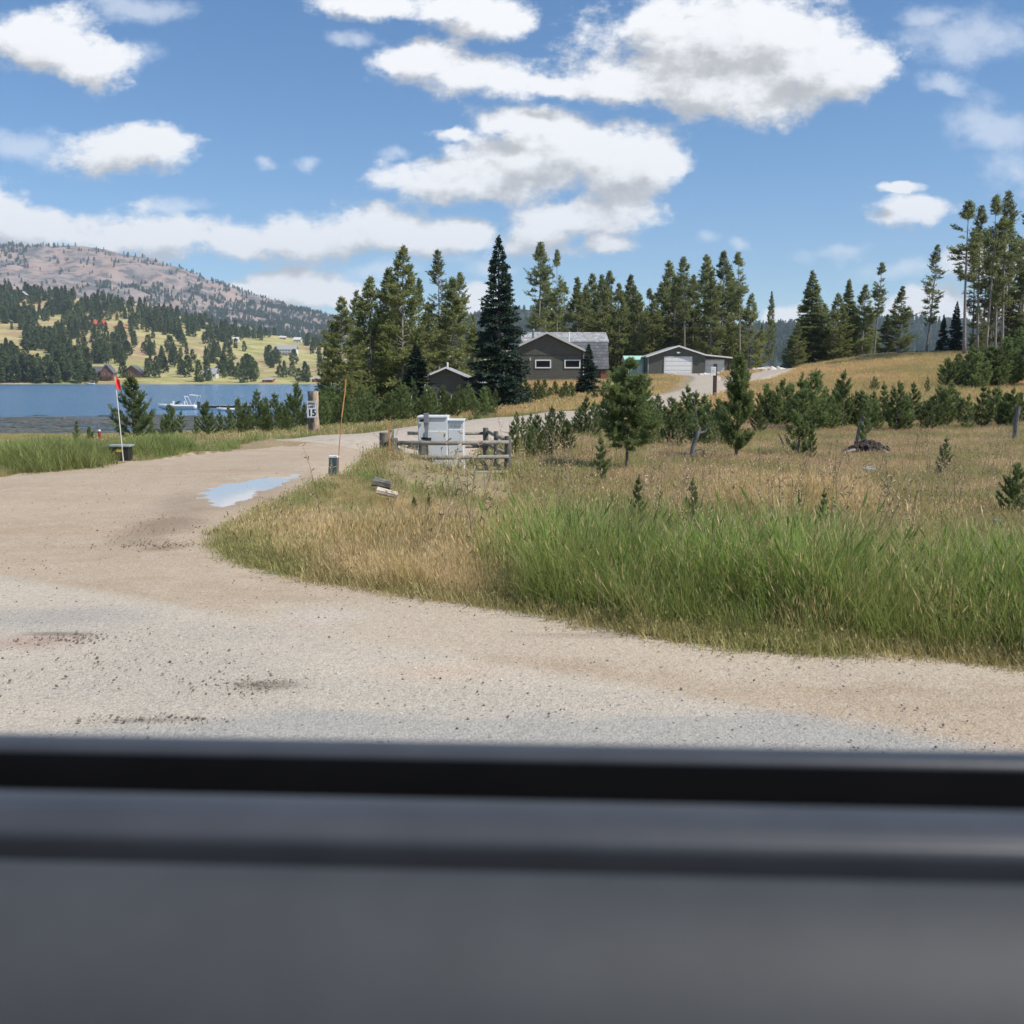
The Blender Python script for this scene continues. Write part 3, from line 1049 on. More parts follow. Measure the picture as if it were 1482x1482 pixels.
def conifer(seed, H, cb, Rad, nb, style, n_sh, n_per, nl, nw, mat, bark, rt=None, bend=0.0, dead=0.0, gap=0.0):
    """returns (trunk mesh, crown mesh); styles: spruce, pine, lodge, sapling"""
    rs = np.random.RandomState(seed)
    rnd = random.Random(seed)
    rt = rt or H * 0.011
    tm = MB()
    nseg = 9
    ph = rnd.uniform(0, 6.28)
    def axis_at(h):
        q = h / H
        return np.array([bend * math.sin(q * 2.2 + ph) * H - bend * math.sin(ph) * H, bend * math.cos(q * 1.7 + ph) * H - bend * math.cos(ph) * H, h])
    tm.tube([axis_at(H * i / nseg) - (np.array([0, 0, 0.25]) if i == 0 else 0) for i in range(nseg + 1)], [rt * (1.25 if i == 0 else 1) * (1 - 0.93 * i / nseg) + 0.002 for i in range(nseg + 1)], 7)
    S, Dr, Ln, TB = [], [], [], []
    whorl = 0
    gaps = [(rnd.uniform(0.05, 0.8), rnd.uniform(0, 6.28), rnd.uniform(0.5, 1.0)) for _ in range(int(gap * 10))]
    for i in range(nb):
        t = (i + rnd.random()) / nb
        if style == 'sapling':
            nw_ = max(5, int(nb / 6))
            t = (math.floor(t * nw_) + 0.12 * rnd.random()) / nw_
        h = H * (cb + (0.985 - cb) * t)
        az = rnd.uniform(0, 2 * PI)
        if any(abs(t - g0) < 0.07 and math.cos(az - g1) > 0.2 for g0, g1, _ in gaps):
            continue
        if style == 'spruce':
            prof = (1 - t) ** 0.82 * (1.0 if t > 0.08 else 0.75 + 3 * t)
            el = R(-22 + 42 * t + rnd.uniform(-9, 9)); curl = 0.10
        elif style == 'pine':
            prof = min(1, (1 - t) * 1.65) ** 0.8 * (0.88 + 0.12 * math.sin(t * 13 + ph)) * (0.72 + 0.28 * min(1, t * 5))
            el = R(-8 + 48 * t + rnd.uniform(-14, 14)); curl = 0.28
        elif style == 'lodge':
            prof = min(1, (1 - t) * 2.4) ** 0.7 * (0.45 + 0.55 * rnd.random()) * (0.6 + 0.4 * min(1, t * 3))
            el = R(-12 + 55 * t + rnd.uniform(-18, 18)); curl = 0.35
        else:
            prof = (1 - t) ** 0.7 * (0.7 if t < 0.1 else 1)
            el = R(22 + 30 * t + rnd.uniform(-10, 10)); curl = 0.75
        bl = Rad * prof * rnd.uniform(0.72, 1.15)
        if style == 'pine':
            bl *= 1.0 if rnd.random() > 0.15 else 1.25
        if bl < 0.008 * H and style != 'sapling':
            bl = 0.008 * H
        o = axis_at(h)
        hd = np.array([math.cos(az), math.sin(az), 0.0])
        d0 = hd * math.cos(el) + np.array([0, 0, math.sin(el)])
        def cur(s):
            return o + d0 * bl * s + np.array([0, 0, curl * bl * s * s * 0.6])
        def tang(s):
            q = d0 + np.array([0, 0, curl * s * 1.2]); return q / np.linalg.norm(q)
        tm.tube([cur(0), cur(0.5), cur(0.95)], [max(0.004, rt * 0.22 * (1 - 0.6 * t)) * (bl / Rad + 0.3), max(0.003, rt * 0.13 * (1 - .5 * t)), 0.002], 3, False)
        tb = 0.28 + 0.45 * rnd.random()
        s0 = 0.12 if style in ('spruce', 'sapling') else 0.35
        ns = max(2, int(n_sh * (0.35 + 0.65 * bl / Rad)))
        for k in range(ns):
            s = s0 + (1 - s0) * (k + rnd.random() * 0.8) / ns
            p = cur(min(s, 1))
            tg = tang(s)
            sd_ = np.cross(tg, [0, 0, 1]); sd_ /= np.linalg.norm(sd_) + 1e-9
            sgn = 1 if k % 2 else -1
            if style == 'spruce':
                sl = bl * 0.42 * (1.15 - s) + 0.022 * H * (1 - t) ** 0.6
                dr = tg * 0.75 + sd_ * sgn * rnd.uniform(0.5, 0.95) + np.array([0, 0, rnd.uniform(-0.35, 0.02)])
            elif style == 'sapling':
                sl = bl * rnd.uniform(0.22, 0.34) * (1.25 - 0.5 * s) + 0.028 * H
                dr = tg * 0.8 + sd_ * sgn * rnd.uniform(0.2, 0.75) + np.array([0, 0, rnd.uniform(0.1, 0.6)])
            else:
                sl = bl * rnd.uniform(0.18, 0.32) + 0.012 * H
                dr = tg * 0.6 + sd_ * sgn * rnd.uniform(0.2, 1.0) + np.array([0, 0, rnd.uniform(-0.15, 0.7)])
            dr = np.array(dr) / np.linalg.norm(dr)
            S.append(p); Dr.append(dr); Ln.append(sl); TB.append(tb + 0.12 * (s - 0.5) + rnd.uniform(-.08, .08))
        S.append(cur(0.7)); Dr.append(tang(0.9)); Ln.append(bl * 0.34); TB.append(tb + 0.1)
    # leader
    S.append(axis_at(H * 0.90)); Dr.append(np.array([0, 0, 1.0])); Ln.append(H * 0.10); TB.append(0.6)
    if style == 'sapling':
        S.append(axis_at(H * 0.93)); Dr.append(np.array([0, 0, 1.0])); Ln.append(H * 0.11); TB.append(0.7)
    Vn, Fn, Tn = shoots_to_mesh(rs, S, Dr, Ln, n_per, nl, nw, (0.35, 0.9) if style == 'sapling' else (0.3, 1.15), np.array(TB))
    # dead twigs on the bare trunk
    for i in range(int(dead)):
        h = H * rnd.uniform(0.12, cb)
        az = rnd.uniform(0, 6.28)
        o = axis_at(h)
        l = Rad * rnd.uniform(0.2, 0.6)
        e = o + np.array([math.cos(az) * l, math.sin(az) * l, -0.25 * l + rnd.uniform(-.1, .2)])
        tm.tube([o, (o + e) / 2 + np.array([0, 0, 0.05]), e], [0.02, 0.014, 0.006], 3, False)
    crown = np_mesh('crown', Vn, Fn, [mat], tint=Tn)
    trunk = bpy.data.meshes.new('trunk')
    trunk.from_pydata([tuple(q) for q in tm.v], [], tm.f)
    trunk.materials.append(bark)
    trunk.polygons.foreach_set('use_smooth', [True] * len(trunk.polygons))
    trunk.update()
    return trunk, crown, H


VAR = {}
VAR['pine'] = [conifer(100 + i, 14, [0.10, 0.16, 0.07, 0.2, 0.12][i], [2.1, 1.8, 2.4, 1.6, 2.0][i], 215, 'pine', 8, 34, 0.27, 0.082, M['pine_olive' if i in (0, 2) else 'pine'], M['bark_pale'], bend=0.012, dead=6, gap=0.25) for i in range(5)]
VAR['lodge'] = [conifer(200 + i, 18, [0.45, 0.36, 0.5, 0.30][i], [1.5, 1.3, 1.35, 1.5][i], 170, 'lodge', 8, 32, 0.26, 0.070, M['pine'], M['bark_pale'], rt=0.16, bend=0.02, dead=16, gap=0.5) for i in range(4)]
VAR['spruce'] = [conifer(300 + i, 10.5, 0.04, [1.85, 1.5, 1.9][i], 300, 'spruce', 12, 46, 0.17, 0.07, M['spruce'], M['bark'], rt=0.16) for i in range(3)]
VAR['fir'] = [conifer(340 + i, 13, 0.05, [2.3, 1.9][i], 280, 'spruce', 12, 38, 0.24, 0.085, M['pine'], M['bark'], rt=0.15) for i in range(2)]
VAR['sapling'] = [conifer(400 + i, 1.8, 0.07, [0.56, 0.48, 0.62, 0.42, 0.52, 0.58][i], [50, 44, 56, 38, 48, 60][i], 'sapling', 7, 210, 0.085, 0.016, M['sapling'], M['bark'], rt=0.022, bend=0.01) for i in range(6)]
VAR['youngpine'] = [conifer(450 + i, 2.7, [0.26, 0.12][i], [0.80, 0.56][i], [130, 120][i], ['pine', 'sapling'][i], 15, [230, 170][i], 0.09, 0.015, M['sapling'], M['bark'], rt=0.045, bend=0.012, gap=0.3) for i in range(2)]
VAR['far'] = [conifer(500 + i, 13, 0.06, [2.6, 2.2, 3.0, 1.8, 2.4][i], 95, ['pine', 'spruce', 'pine', 'pine', 'spruce'][i], 4, 4.0, 1.35, 0.60, M['far_pine'], M['bark'], rt=0.22) for i in range(5)]

PROTO = {}


def tree(kind, k, loc, H, rz, name, label, group=None, cat='tree', wide=1.0, tilt=(0, 0)):
    tr, cr, H0 = VAR[kind][k % len(VAR[kind])]
    s = H / H0
    root = empty(name, loc, rz, label, cat, group)
    root.scale = (s * wide, s * wide, s)
    root.rotation_euler = (tilt[0], tilt[1], rz)
    link('trunk', tr, root)
    link('crown', cr, root)
    return root


def h_for(loc, u, v):
    """height so that the top of a thing at loc reaches view row v"""
    return P(u, v, loc[1])[2] - loc[2]


rng = random.Random(7)
# ---- the big trees, one by one: (kind, variant, u, top v, Y, name, label, group, width)
TR = [
    ('spruce', 0, 722, 341, 60, 'spruce_tree', 'tall dark blue-green spruce standing alone between the low shed and the grey house', None, 1.12),
    ('spruce', 1, 747, 499, 66, 'spruce_tree', 'small dark spruce against the left corner of the grey house', None, 1.25),
    ('spruce', 2, 851, 497, 74, 'spruce_tree', 'bushy dark spruce covering the right-hand window of the grey house', None, 1.5),
    ('spruce', 2, 603, 497, 62, 'spruce_tree', 'broad low dark spruce left of the low shed', None, 1.75),
    ('pine', 0, 495, 430, 72, 'pine_tree', 'leftmost olive green pine of the lakeside clump, full down to the ground', None, 1.31),
    ('lodge', 3, 513, 420, 84, 'pine_tree', 'slim pine poking up behind the leftmost lakeside pine', None, 1.0),
    ('pine', 1, 538, 401, 76, 'pine_tree', 'dark narrow pine between the leftmost and the tallest lakeside pines', None, 1.25),
    ('pine', 2, 582, 357, 76, 'pine_tree', 'tallest and broadest pine of the lakeside clump', None, 1.15),
    ('pine', 4, 560, 388, 80, 'pine_tree', 'olive pine pressed against the left flank of the tallest lakeside pine', None, 1.12),
    ('lodge', 1, 606, 402, 86, 'pine_tree', 'thin pine just right of the tallest lakeside pine', None, 1.0),
    ('lodge', 3, 632, 363, 82, 'pine_tree', 'slender grey-green pine with a pointed top, second tallest of the lakeside clump', None, 1.15),
    ('pine', 3, 652, 402, 78, 'pine_tree', 'olive pine directly above the roof of the low shed', None, 1.19),
    ('lodge', 0, 665, 394, 85, 'pine_tree', 'narrow pine behind the ridge of the low shed', None, 1.1),
    ('pine', 3, 686, 455, 80, 'pine_tree', 'short pine right of the low shed, last of the lakeside clump', None, 0.8),
    ('lodge', 0, 776, 351, 128, 'pine_tree', 'tall bare-trunked pine above the stove pipe of the grey house', None, 1.2),
    ('lodge', 2, 808, 361, 128, 'pine_tree', 'tall wispy bare-trunked pine right of the one above the stove pipe', None, 0.75),
    ('pine', 1, 1113, 422, 175, 'pine_tree', 'slim pine standing alone where the drive tops the rise', None, 0.55),
    ('fir', 0, 1173, 391, 128, 'fir_tree', 'broad cone-shaped fir with a pale pointed top on the rise by the drive', None, 1.4),
    ('pine', 0, 1152, 466, 124, 'pine_tree', 'low pine at the left foot of the broad fir on the rise', None, 1.4),
    ('fir', 1, 1225, 404, 130, 'fir_tree', 'pointed fir in the dark clump right of the broad fir', None, 1.3),
    ('pine', 2, 1210, 425, 126, 'pine_tree', 'rounded pine left in the dark clump right of the broad fir', None, 1.3),
    ('pine', 4, 1246, 412, 128, 'pine_tree', 'dark full pine in the middle of the clump on the rise', None, 1.35),
    ('lodge', 2, 1266, 380, 126, 'pine_tree', 'lanky pine with a ragged one-sided head rising from the clump on the rise', None, 1.1),
    ('pine', 3, 1280, 455, 124, 'pine_tree', 'low pine at the right end of the clump on the rise', None, 1.5),
    ('pine', 4, 1300, 414, 122, 'pine_tree', 'dark stocky pine standing alone on the golden rise', None, 1.25),
    ('lodge', 3, 1343, 354, 118, 'pine_tree', 'slender pine with a second bare stem leaning beside it on the golden rise', None, 1.15),
    ('spruce', 1, 1361, 455, 118, 'spruce_tree', 'small drooping spruce left of a similar one on the golden rise', None, 1.2),
    ('spruce', 0, 1380, 436, 118, 'spruce_tree', 'small drooping spruce under the leftmost tall thin pine', None, 1.0),
    ('lodge', 2, 1403, 289, 104, 'pine_tree', 'leftmost of the tall thin pines on the right, with long drooping lower limbs', None, 1.35),
    ('lodge', 0, 1421, 297, 108, 'pine_tree', 'second from the left of the tall thin pines on the right', None, 1.0),
    ('lodge', 2, 1434, 284, 106, 'pine_tree', 'third from the left of the tall thin pines on the right', None, 1.0),
    ('lodge', 1, 1446, 312, 110, 'pine_tree', 'fourth from the left of the tall thin pines on the right', None, 1.2),
    ('lodge', 3, 1459, 275, 106, 'pine_tree', 'tallest of the tall thin pines on the right', None, 1.15),
    ('pine', 3, 1474, 385, 112, 'pine_tree', 'shorter full pine at the right edge behind the tall thin pines', None, 1.4),
    ('spruce', 0, 1422, 470, 116, 'spruce_tree', 'low dark spruce between the stems of the tall thin pines', None, 1.1),
]
for (k, i, u, v, Y, nm, lab, grp_, wd) in TR:
    loc = on_ground(u, Y)
    loc = (ray(u, v + 100)[0] * Y, Y, zg(ray(u, v + 100)[0] * Y, Y) - 0.05)
    tree(k, i, loc, h_for(loc, u, v), rng.uniform(0, 6.28), nm, lab, grp_, wide=wd, tilt=(0, R(3) if lab.startswith('slender pine with') else 0))

for j, (u, v, Y) in enumerate([(522, 470, 92), (556, 452, 95), (598, 458, 93), (620, 440, 90), (645, 470, 92), (572, 440, 88), (676, 480, 95), (700, 478, 96), (712, 500, 98), (480, 490, 78)]):
    x = ray(u, v + 80)[0] * Y
    loc = (x, Y, zg(x, Y) - 0.1)
    tree('pine', j + 1, loc, h_for(loc, u, v), rng.uniform(0, 6.28), 'pine_tree', 'shorter pine filling the back of the lakeside clump', 'low pines at the back of the lakeside clump', wide=1.25)

for j, (u, v, Y) in enumerate([(1190, 440, 134), (1236, 448, 136), (1256, 462, 132), (1163, 462, 132), (1140, 492, 130), (1270, 490, 130), (1200, 462, 136), (1220, 470, 137)]):
    x = ray(u, v + 60)[0] * Y
    loc = (x, Y, zg(x, Y) - 0.1)
    tree('pine', j + 1, loc, h_for(loc, u, v), rng.uniform(0, 6.28), 'pine_tree', 'shorter pine filling the back of the clumps on the rise', 'low pines at the back of the clumps on the rise', wide=1.5)
for j, (u, v, Y) in enumerate([(1412, 352, 114), (1428, 372, 113), (1440, 340, 115), (1452, 365, 116), (1466, 318, 114), (1478, 300, 112), (1486, 345, 115), (1436, 420, 112), (1462, 430, 112), (1415, 440, 110)]):
    x = ray(u, v + 60)[0] * Y
    loc = (x, Y, zg(x, Y) - 0.1)
    tree('lodge' if v < 410 else 'pine', j + 1, loc, h_for(loc, u, v), rng.uniform(0, 6.28), 'pine_tree', 'pine crowded in behind the tall thin pines on the right', 'pines crowded behind the tall thin pines', wide=1.2)

STAND = [(790, 402), (800, 425), (822, 408), (835, 402), (846, 412), (855, 396), (868, 398), (878, 420), (886, 392), (897, 410), (901, 440), (910, 398), (922, 425), (918, 415),
         (938, 418), (945, 428), (956, 410), (965, 379), (974, 400), (983, 398), (992, 372), (1004, 398), (1018, 370), (1030, 392), (1044, 364), (1056, 395), (1073, 365), (1086, 425), (1100, 470)]
for j, (u, v) in enumerate(STAND):
    Y = 142 + (j * 7) % 20
    x = ray(u, v + 80)[0] * Y
    loc = (x, Y, zg(x, Y) - 0.1)
    kind = 'lodge' if j % 6 == 2 else 'pine'
    beh = u < 930
    tree(kind, j, loc, h_for(loc, u, v), rng.uniform(0, 6.28), 'pine_tree',
         'pine in the stand behind the grey house' if beh else 'pine in the tall dense stand behind the garage', 'pines behind the house' if beh else 'pines behind the garage', wide=1.12 if kind == 'pine' else 1.15)
for j, (u, v) in enumerate([(950, 462), (1000, 465), (1050, 468), (1095, 500), (800, 455), (842, 450), (880, 458), (925, 470)]):
    Y = 165 + 3 * j
    x = ray(u, v + 60)[0] * Y
    loc = (x, Y, zg(x, Y) - 0.1)
    tree('pine', j, loc, h_for(loc, u, v), rng.uniform(0, 6.28), 'pine_tree',
         'pine in the stand behind the grey house' if u < 930 else 'pine in the tall dense stand behind the garage', 'pines behind the house' if u < 930 else 'pines behind the garage', wide=1.8)

# ---- young pines
def sap(u, vtop, Y, lab, grp_, k=None, wide=1.0, name='pine_sapling', kind='sapling', dz=-0.03):
    x = ray(u, 600)[0] * Y
    loc = (x, Y, zg(x, Y) + dz)
    H = max(0.25, h_for(loc, u, vtop))
    return tree(kind, rng.randrange(6) if k is None else k, loc, H, rng.uniform(0, 6.28), name, lab, grp_, 'young pine', wide)


sap(908, 520, 23.0, 'open dark young pine with a bare lower trunk in the middle of the meadow', None, 0, 0.86, 'young_pine_tree', 'youngpine')
sap(1067, 514, 26.5, 'dense pointed young pine with a pale lower trunk, right of the leaning stump', None, 1, 1.0, 'young_pine_tree', 'youngpine')
sap(192, 546, 29, 'bushy young pine behind the red flag by the lake', None, 2, 1.15)
sap(110, 608, 27, 'tiny pine shoot among grass left of the flagged box', None, 3, 0.8)
sap(1158, 545, 27.5, 'slim bright green young pine alone in front of the right-hand row', None, 3, 1.05)
sap(1254, 580, 29.5, 'thin young pine just right of the leaning grey fence post', None, 3, 0.8)
sap(1176, 612, 26.5, 'small thin pine at the right foot of the slim bright green one', None, 3, 0.8)
sap(925, 690, 14.5, 'small pine tip standing out of tall grass left of a similar one', None, 3, 0.9)
sap(1005, 695, 14, 'small dark pine tip in the tall grass in the middle of three', None, 1, 0.8)
sap(1197, 710, 13.5, 'small pale pine tip at the right of three in the tall grass', None, 3, 0.9)
sap(598, 722, 14.2, 'small bushy pine seedling in golden grass before the enclosure', None, 0, 1.1)
sap(619, 714, 14.6, 'upright pine seedling right of the bushy one before the enclosure', None, 3, 0.8)
sap(1478, 672, 15.5, 'dark pine seedling cut by the right edge of the view', None, 2, 1.1)
sap(1371, 634, 22, 'lone pine seedling in the brown meadow near the right', None, 1, 0.9)
sap(1340, 545, 63, 'young pine alone on the hill left of the dark thicket', None, 3, 1.0)
sap(1264, 545, 66, 'small round young pine alone on the middle of the hill', None, 0, 1.2)
sap(870, 632, 20, 'low pine seedling left of the open dark young pine', None, 3, 1.0)
lab_l = 'young pine in the thicket between the gravel road and the lake'
for (u, v, Y) in [(246, 586, 40), (262, 594, 38), (283, 602, 37), (299, 582, 36), (318, 596, 40), (331, 588, 38), (345, 577, 44), (358, 583, 40), (372, 566, 42), (386, 576, 46), (398, 570, 40), (408, 582, 38),
                  (418, 575, 44), (430, 556, 42), (441, 584, 40), (218, 604, 36), (234, 606, 34), (128, 618, 32), (352, 592, 35), (384, 590, 36), (414, 592, 36)]:
    sap(u, v, Y, lab_l, 'young pines by the lake')
lab_c = 'young pine in the thicket between the speed limit post and the spruce'
r2 = random.Random(3)
for k in range(48):
    u = 466 + k * 5.4 + r2.uniform(-3, 3)
    Y = r2.uniform(38, 56)
    top = 566 + 10 * math.sin(k * 1.7) + r2.uniform(-8, 14)
    sap(u, top, Y, lab_c, 'young pines right of the speed limit post', wide=1.15)
lab_m = 'young pine in the low bright thicket right of the fenced cabinet'
for (u, v, Y) in [(748, 596, 31), (757, 604, 28), (768, 598, 30), (778, 602, 26), (790, 600, 28), (800, 590, 27), (812, 596, 29), (822, 610, 27), (770, 616, 25), (795, 614, 25), (742, 610, 26)]:
    sap(u, v, Y, lab_m, 'young pines right of the cabinet')
lab_h = 'young pine on the slope below the grey house'
for k in range(20):
    u = 745 + k * 7.5 + r2.uniform(-3, 3)
    sap(u, 556 + r2.uniform(-9, 8), r2.uniform(58, 76), lab_h, 'young pines below the house', wide=1.2)
lab_d = 'young pine in the dense thicket between the two larger young pines'
for (u, v, Y) in [(848, 575, 34), (860, 582, 33), (872, 578, 36), (838, 590, 33), (930, 585, 34), (942, 578, 36), (953, 572, 38), (962, 588, 34), (972, 576, 36), (985, 582, 34), (995, 560, 37), (1006, 568, 35), (1018, 572, 37),
                  (1028, 582, 34), (1040, 578, 36), (955, 598, 31), (978, 600, 31), (1002, 596, 32), (1022, 600, 32), (1044, 592, 33), (935, 602, 31)]:
    sap(u, v, Y, lab_d, 'young pines in the middle of the meadow', wide=1.2)
lab_r = 'young pine in the long row across the foot of the golden hill'
u = 1088
while u < 1500:
    sap(u, r2.uniform(550, 590) - (14 if r2.random() < 0.2 else 0), r2.uniform(38, 45), lab_r, 'young pines in the row below the hill', wide=1.12)
    u += r2.uniform(6, 11)
lab_t = 'young pine in the dark thicket on the hill at the right'
for k in range(26):
    u = 1368 + k * 5.6 + r2.uniform(-4, 4)
    q = (u - 1368) / 130
    sap(u, 520 - 42 * min(1, q * 1.2) + r2.uniform(-6, 16), r2.uniform(66, 78), lab_t, 'young pines on the hill', wide=1.35)

# ---- trees across the lake: the 300 largest one by one, the rest as one mass
r3 = random.Random(11)
spots = []
tries = 0
while len(spots) < 1750 and tries < 60000:
    tries += 1
    u = r3.uniform(-160, 700)
    v = r3.uniform(420, 555)
    crest = float(np.interp(u, [c[0] for c in HILL_CREST], [c[1] for c in HILL_CREST]))
    if v < crest - 1:
        continue
    top = (v - crest) / (556 - crest)          # 0 at the crest, 1 at the shore
    dens = 0.72 if top < 0.28 else 0.42
    if u > 180 and top > 0.30:
        dens = 0.16
    if u > 330 and top > 0.16:
        dens = 0.12
    if u < 180 and top > 0.32:
        dens = 0.5
    nz = float(fnoise(np.array([u * 1.0]), np.array([v * 2.2]), 70, 77)[0])
    dens *= min(1.6, max(0.02, 1.0 + 1.9 * nz)) if top > 0.25 else 1.0
    if 0 < u < 35 and 480 < v < 512: dens = 0
    if 20 < u < 70 and 440 < v < 456: dens *= 0.1
    if 170 < u < 320 and 545 < v: dens *= 0.15
    if 130 < u < 215 and 526 < v < 553: dens *= 0.05
    if 285 < u < 320 and 530 < v < 553: dens *= 0.05
    if 370 < u < 478 and 540 < v < 556: dens *= 0.1
    if 385 < u < 440 and 486 < v < 522: dens = 0.02
    if 128 < u < 185 and 464 < v < 482: dens = 0.0
    if r3.random() < dens:
        spots.append((u, v))
extra = [(8, 552), (22, 553), (34, 551), (48, 552), (60, 548), (86, 552), (94, 550), (115, 553), (122, 550), (178, 546), (288, 553), (300, 551), (366, 552), (370, 548), (442, 553), (446, 551), (433, 552),
         (213, 546), (222, 545), (228, 547), (262, 543), (272, 547), (240, 540), (325, 540), (335, 544), (345, 545), (352, 543), (405, 545), (412, 546), (423, 545), (426, 530), (15, 548), (2, 552), (-12, 552), (40, 545),
         (28, 545), (70, 535), (80, 540)]
spots = extra + spots
spots.sort(key=lambda s: -s[1] + (3 if s in extra else 0))
base_t = 'pine on the hillside across the lake'
rest = []
n_ind = 0
LOWS = 'pine among those scattered low on the slope across the lake'
UPS = 'pine among those high on the slope across the lake'
for (u, v) in spots:
    t = hill_t(u, v)
    p = hill_at(u, t)
    H = r3.uniform(9, 17) * (1.0 if v < 480 else 0.95)
    if (u, v) in extra and v > 550 and u < 130: H = r3.uniform(16, 22)
    k = r3.randrange(5)
    w = r3.uniform(0.95, 1.5)
    inview = -20 < u < 480
    if inview and n_ind < 290:
        n_ind += 1
        tr, cr, H0 = VAR['far'][k]
        root = link('pine_tree', cr)
        root.location = (p[0], p[1], p[2] - 0.3)
        root.scale = (H / H0 * w, H / H0 * w, H / H0)
        root.rotation_euler = (0, 0, r3.uniform(0, 6.28))
        low = v > 525
        tag(root, LOWS if low else UPS, 'tree', 'pines low on the far slope' if low else 'pines high on the far slope')
    else:
        rest.append((p[0], p[1], p[2] - 0.3, H / 13 * w, H / 13))

# ---- instancing of stuff on points
def scatter(name, pts, scl, variants, label=None, kind='stuff', rot=None, zscl=None):
    pts = np.asarray(pts, dtype=np.float32)
    k = len(pts)
    rs = np.random.RandomState(len(name) + k)
    col = bpy.data.collections.new(name + '_pieces')
    for i, me in enumerate(variants):
        o = bpy.data.objects.new(name + '_piece_%02d' % i, me)
        col.objects.link(o)
    me = bpy.data.meshes.new(name)
    me.vertices.add(k)
    me.vertices.foreach_set('co', pts.ravel())
    a = me.attributes.new('pick', 'INT', 'POINT')
    a.data.foreach_set('value', rs.randint(0, len(variants), k).astype(np.int32))
    scl = np.asarray(scl, dtype=np.float32)
    sv = np.stack([scl, scl, (scl if zscl is None else np.asarray(zscl, dtype=np.float32))], 1)
    a = me.attributes.new('size', 'FLOAT_VECTOR', 'POINT')
    a.data.foreach_set('vector', sv.ravel())
    rv = np.zeros((k, 3), dtype=np.float32)
    if rot is None:
        rv[:, 2] = rs.uniform(0, 6.28, k)
    else:
        rv[:] = rot
    a = me.attributes.new('turn', 'FLOAT_VECTOR', 'POINT')
    a.data.foreach_set('vector', rv.ravel())
    o = link(name, me)
    tag(o, label, kind=kind)
    ng = bpy.data.node_groups.new(name, 'GeometryNodeTree')
    ng.interface.new_socket('Geometry', in_out='INPUT', socket_type='NodeSocketGeometry')
    ng.interface.new_socket('Geometry', in_out='OUTPUT', socket_type='NodeSocketGeometry')
    gi, go = N(ng, 'NodeGroupInput'), N(ng, 'NodeGroupOutput')
    ci = N(ng, 'GeometryNodeCollectionInfo')
    ci.inputs['Collection'].default_value = col
    ci.inputs['Separate Children'].default_value = True
    ci.inputs['Reset Children'].default_value = True
    ip = N(ng, 'GeometryNodeInstanceOnPoints')
    ip.inputs['Pick Instance'].default_value = True
    na = {}
    for nm, ty in (('pick', 'INT'), ('size', 'FLOAT_VECTOR'), ('turn', 'FLOAT_VECTOR')):
        n = N(ng, 'GeometryNodeInputNamedAttribute')
        n.data_type = ty
        n.inputs['Name'].default_value = nm
        na[nm] = n.outputs['Attribute']
    e2r = N(ng, 'FunctionNodeEulerToRotation')
    L(ng, na['turn'], e2r.inputs[0])
    L(ng, gi.outputs[0], ip.inputs['Points'])
    L(ng, ci.outputs[0], ip.inputs['Instance'])
    L(ng, na['pick'], ip.inputs['Instance Index'])
    L(ng, e2r.outputs[0], ip.inputs['Rotation'])
    L(ng, na['size'], ip.inputs['Scale'])
    L(ng, ip.outputs[0], go.inputs[0])
    md = o.modifiers.new('scatter', 'NODES')
    md.node_group = ng
    return o


rest = np.array(rest)
far_meshes = [v[1] for v in VAR['far']]
scatter('hillside_forest', rest[:, :3], rest[:, 3], far_meshes, 'distant pine woods covering the crest of the slope across the lake', zscl=rest[:, 4])


def mass(name, at, u0, u1, tfun, n, seed, label, size=(10, 17)):
    r = random.Random(seed)
    pts, s1, s2 = [], [], []
    c = 0
    while len(pts) < n and c < n * 40:
        c += 1
        u, t = r.uniform(u0, u1), r.random()
        if r.random() > tfun(u, t):
            continue
        p = at(u, t)
        H = r.uniform(*size)
        pts.append((p[0], p[1], p[2] - 0.5)); s1.append(H / 13 * r.uniform(0.9, 1.5)); s2.append(H / 13)
    return scatter(name, pts, s1, far_meshes, label, zscl=s2)


def mt_density(u, t):
    crest = float(np.interp(u, [c[0] for c in MT_CREST], [c[1] for c in MT_CREST]))
    v = 520 + (crest - 520) * t ** 0.85
    n = float(fnoise(np.array([u]), np.array([v * 1.8]), 110, 5)[0])
    n2 = float(fnoise(np.array([u]), np.array([v * 2.0]), 32, 6)[0])
    low = 440 + 0.02 * (u - 200) + 12 * n
    if v > low: return 1.0
    if t > 0.93: return 0.35 if (u < 60 or u > 180) else 0.2
    if u < 40 and v < 385: return 0.7
    if u > 120 and v > low - 26 and n2 > -0.1: return 0.7
    return 0.18 if n2 > 0.3 else 0.02


mass('mountain_forest', mt_at, -300, 760, mt_density, 15000, 5, 'dark conifer forest on the burnt mountain beyond the lake', (9, 17))
mass('ridge_forest', rg_at, 540, 1800, lambda u, t: 1.0, 7500, 6, 'blue-green conifer forest covering the ridge behind the rise', (12, 20))

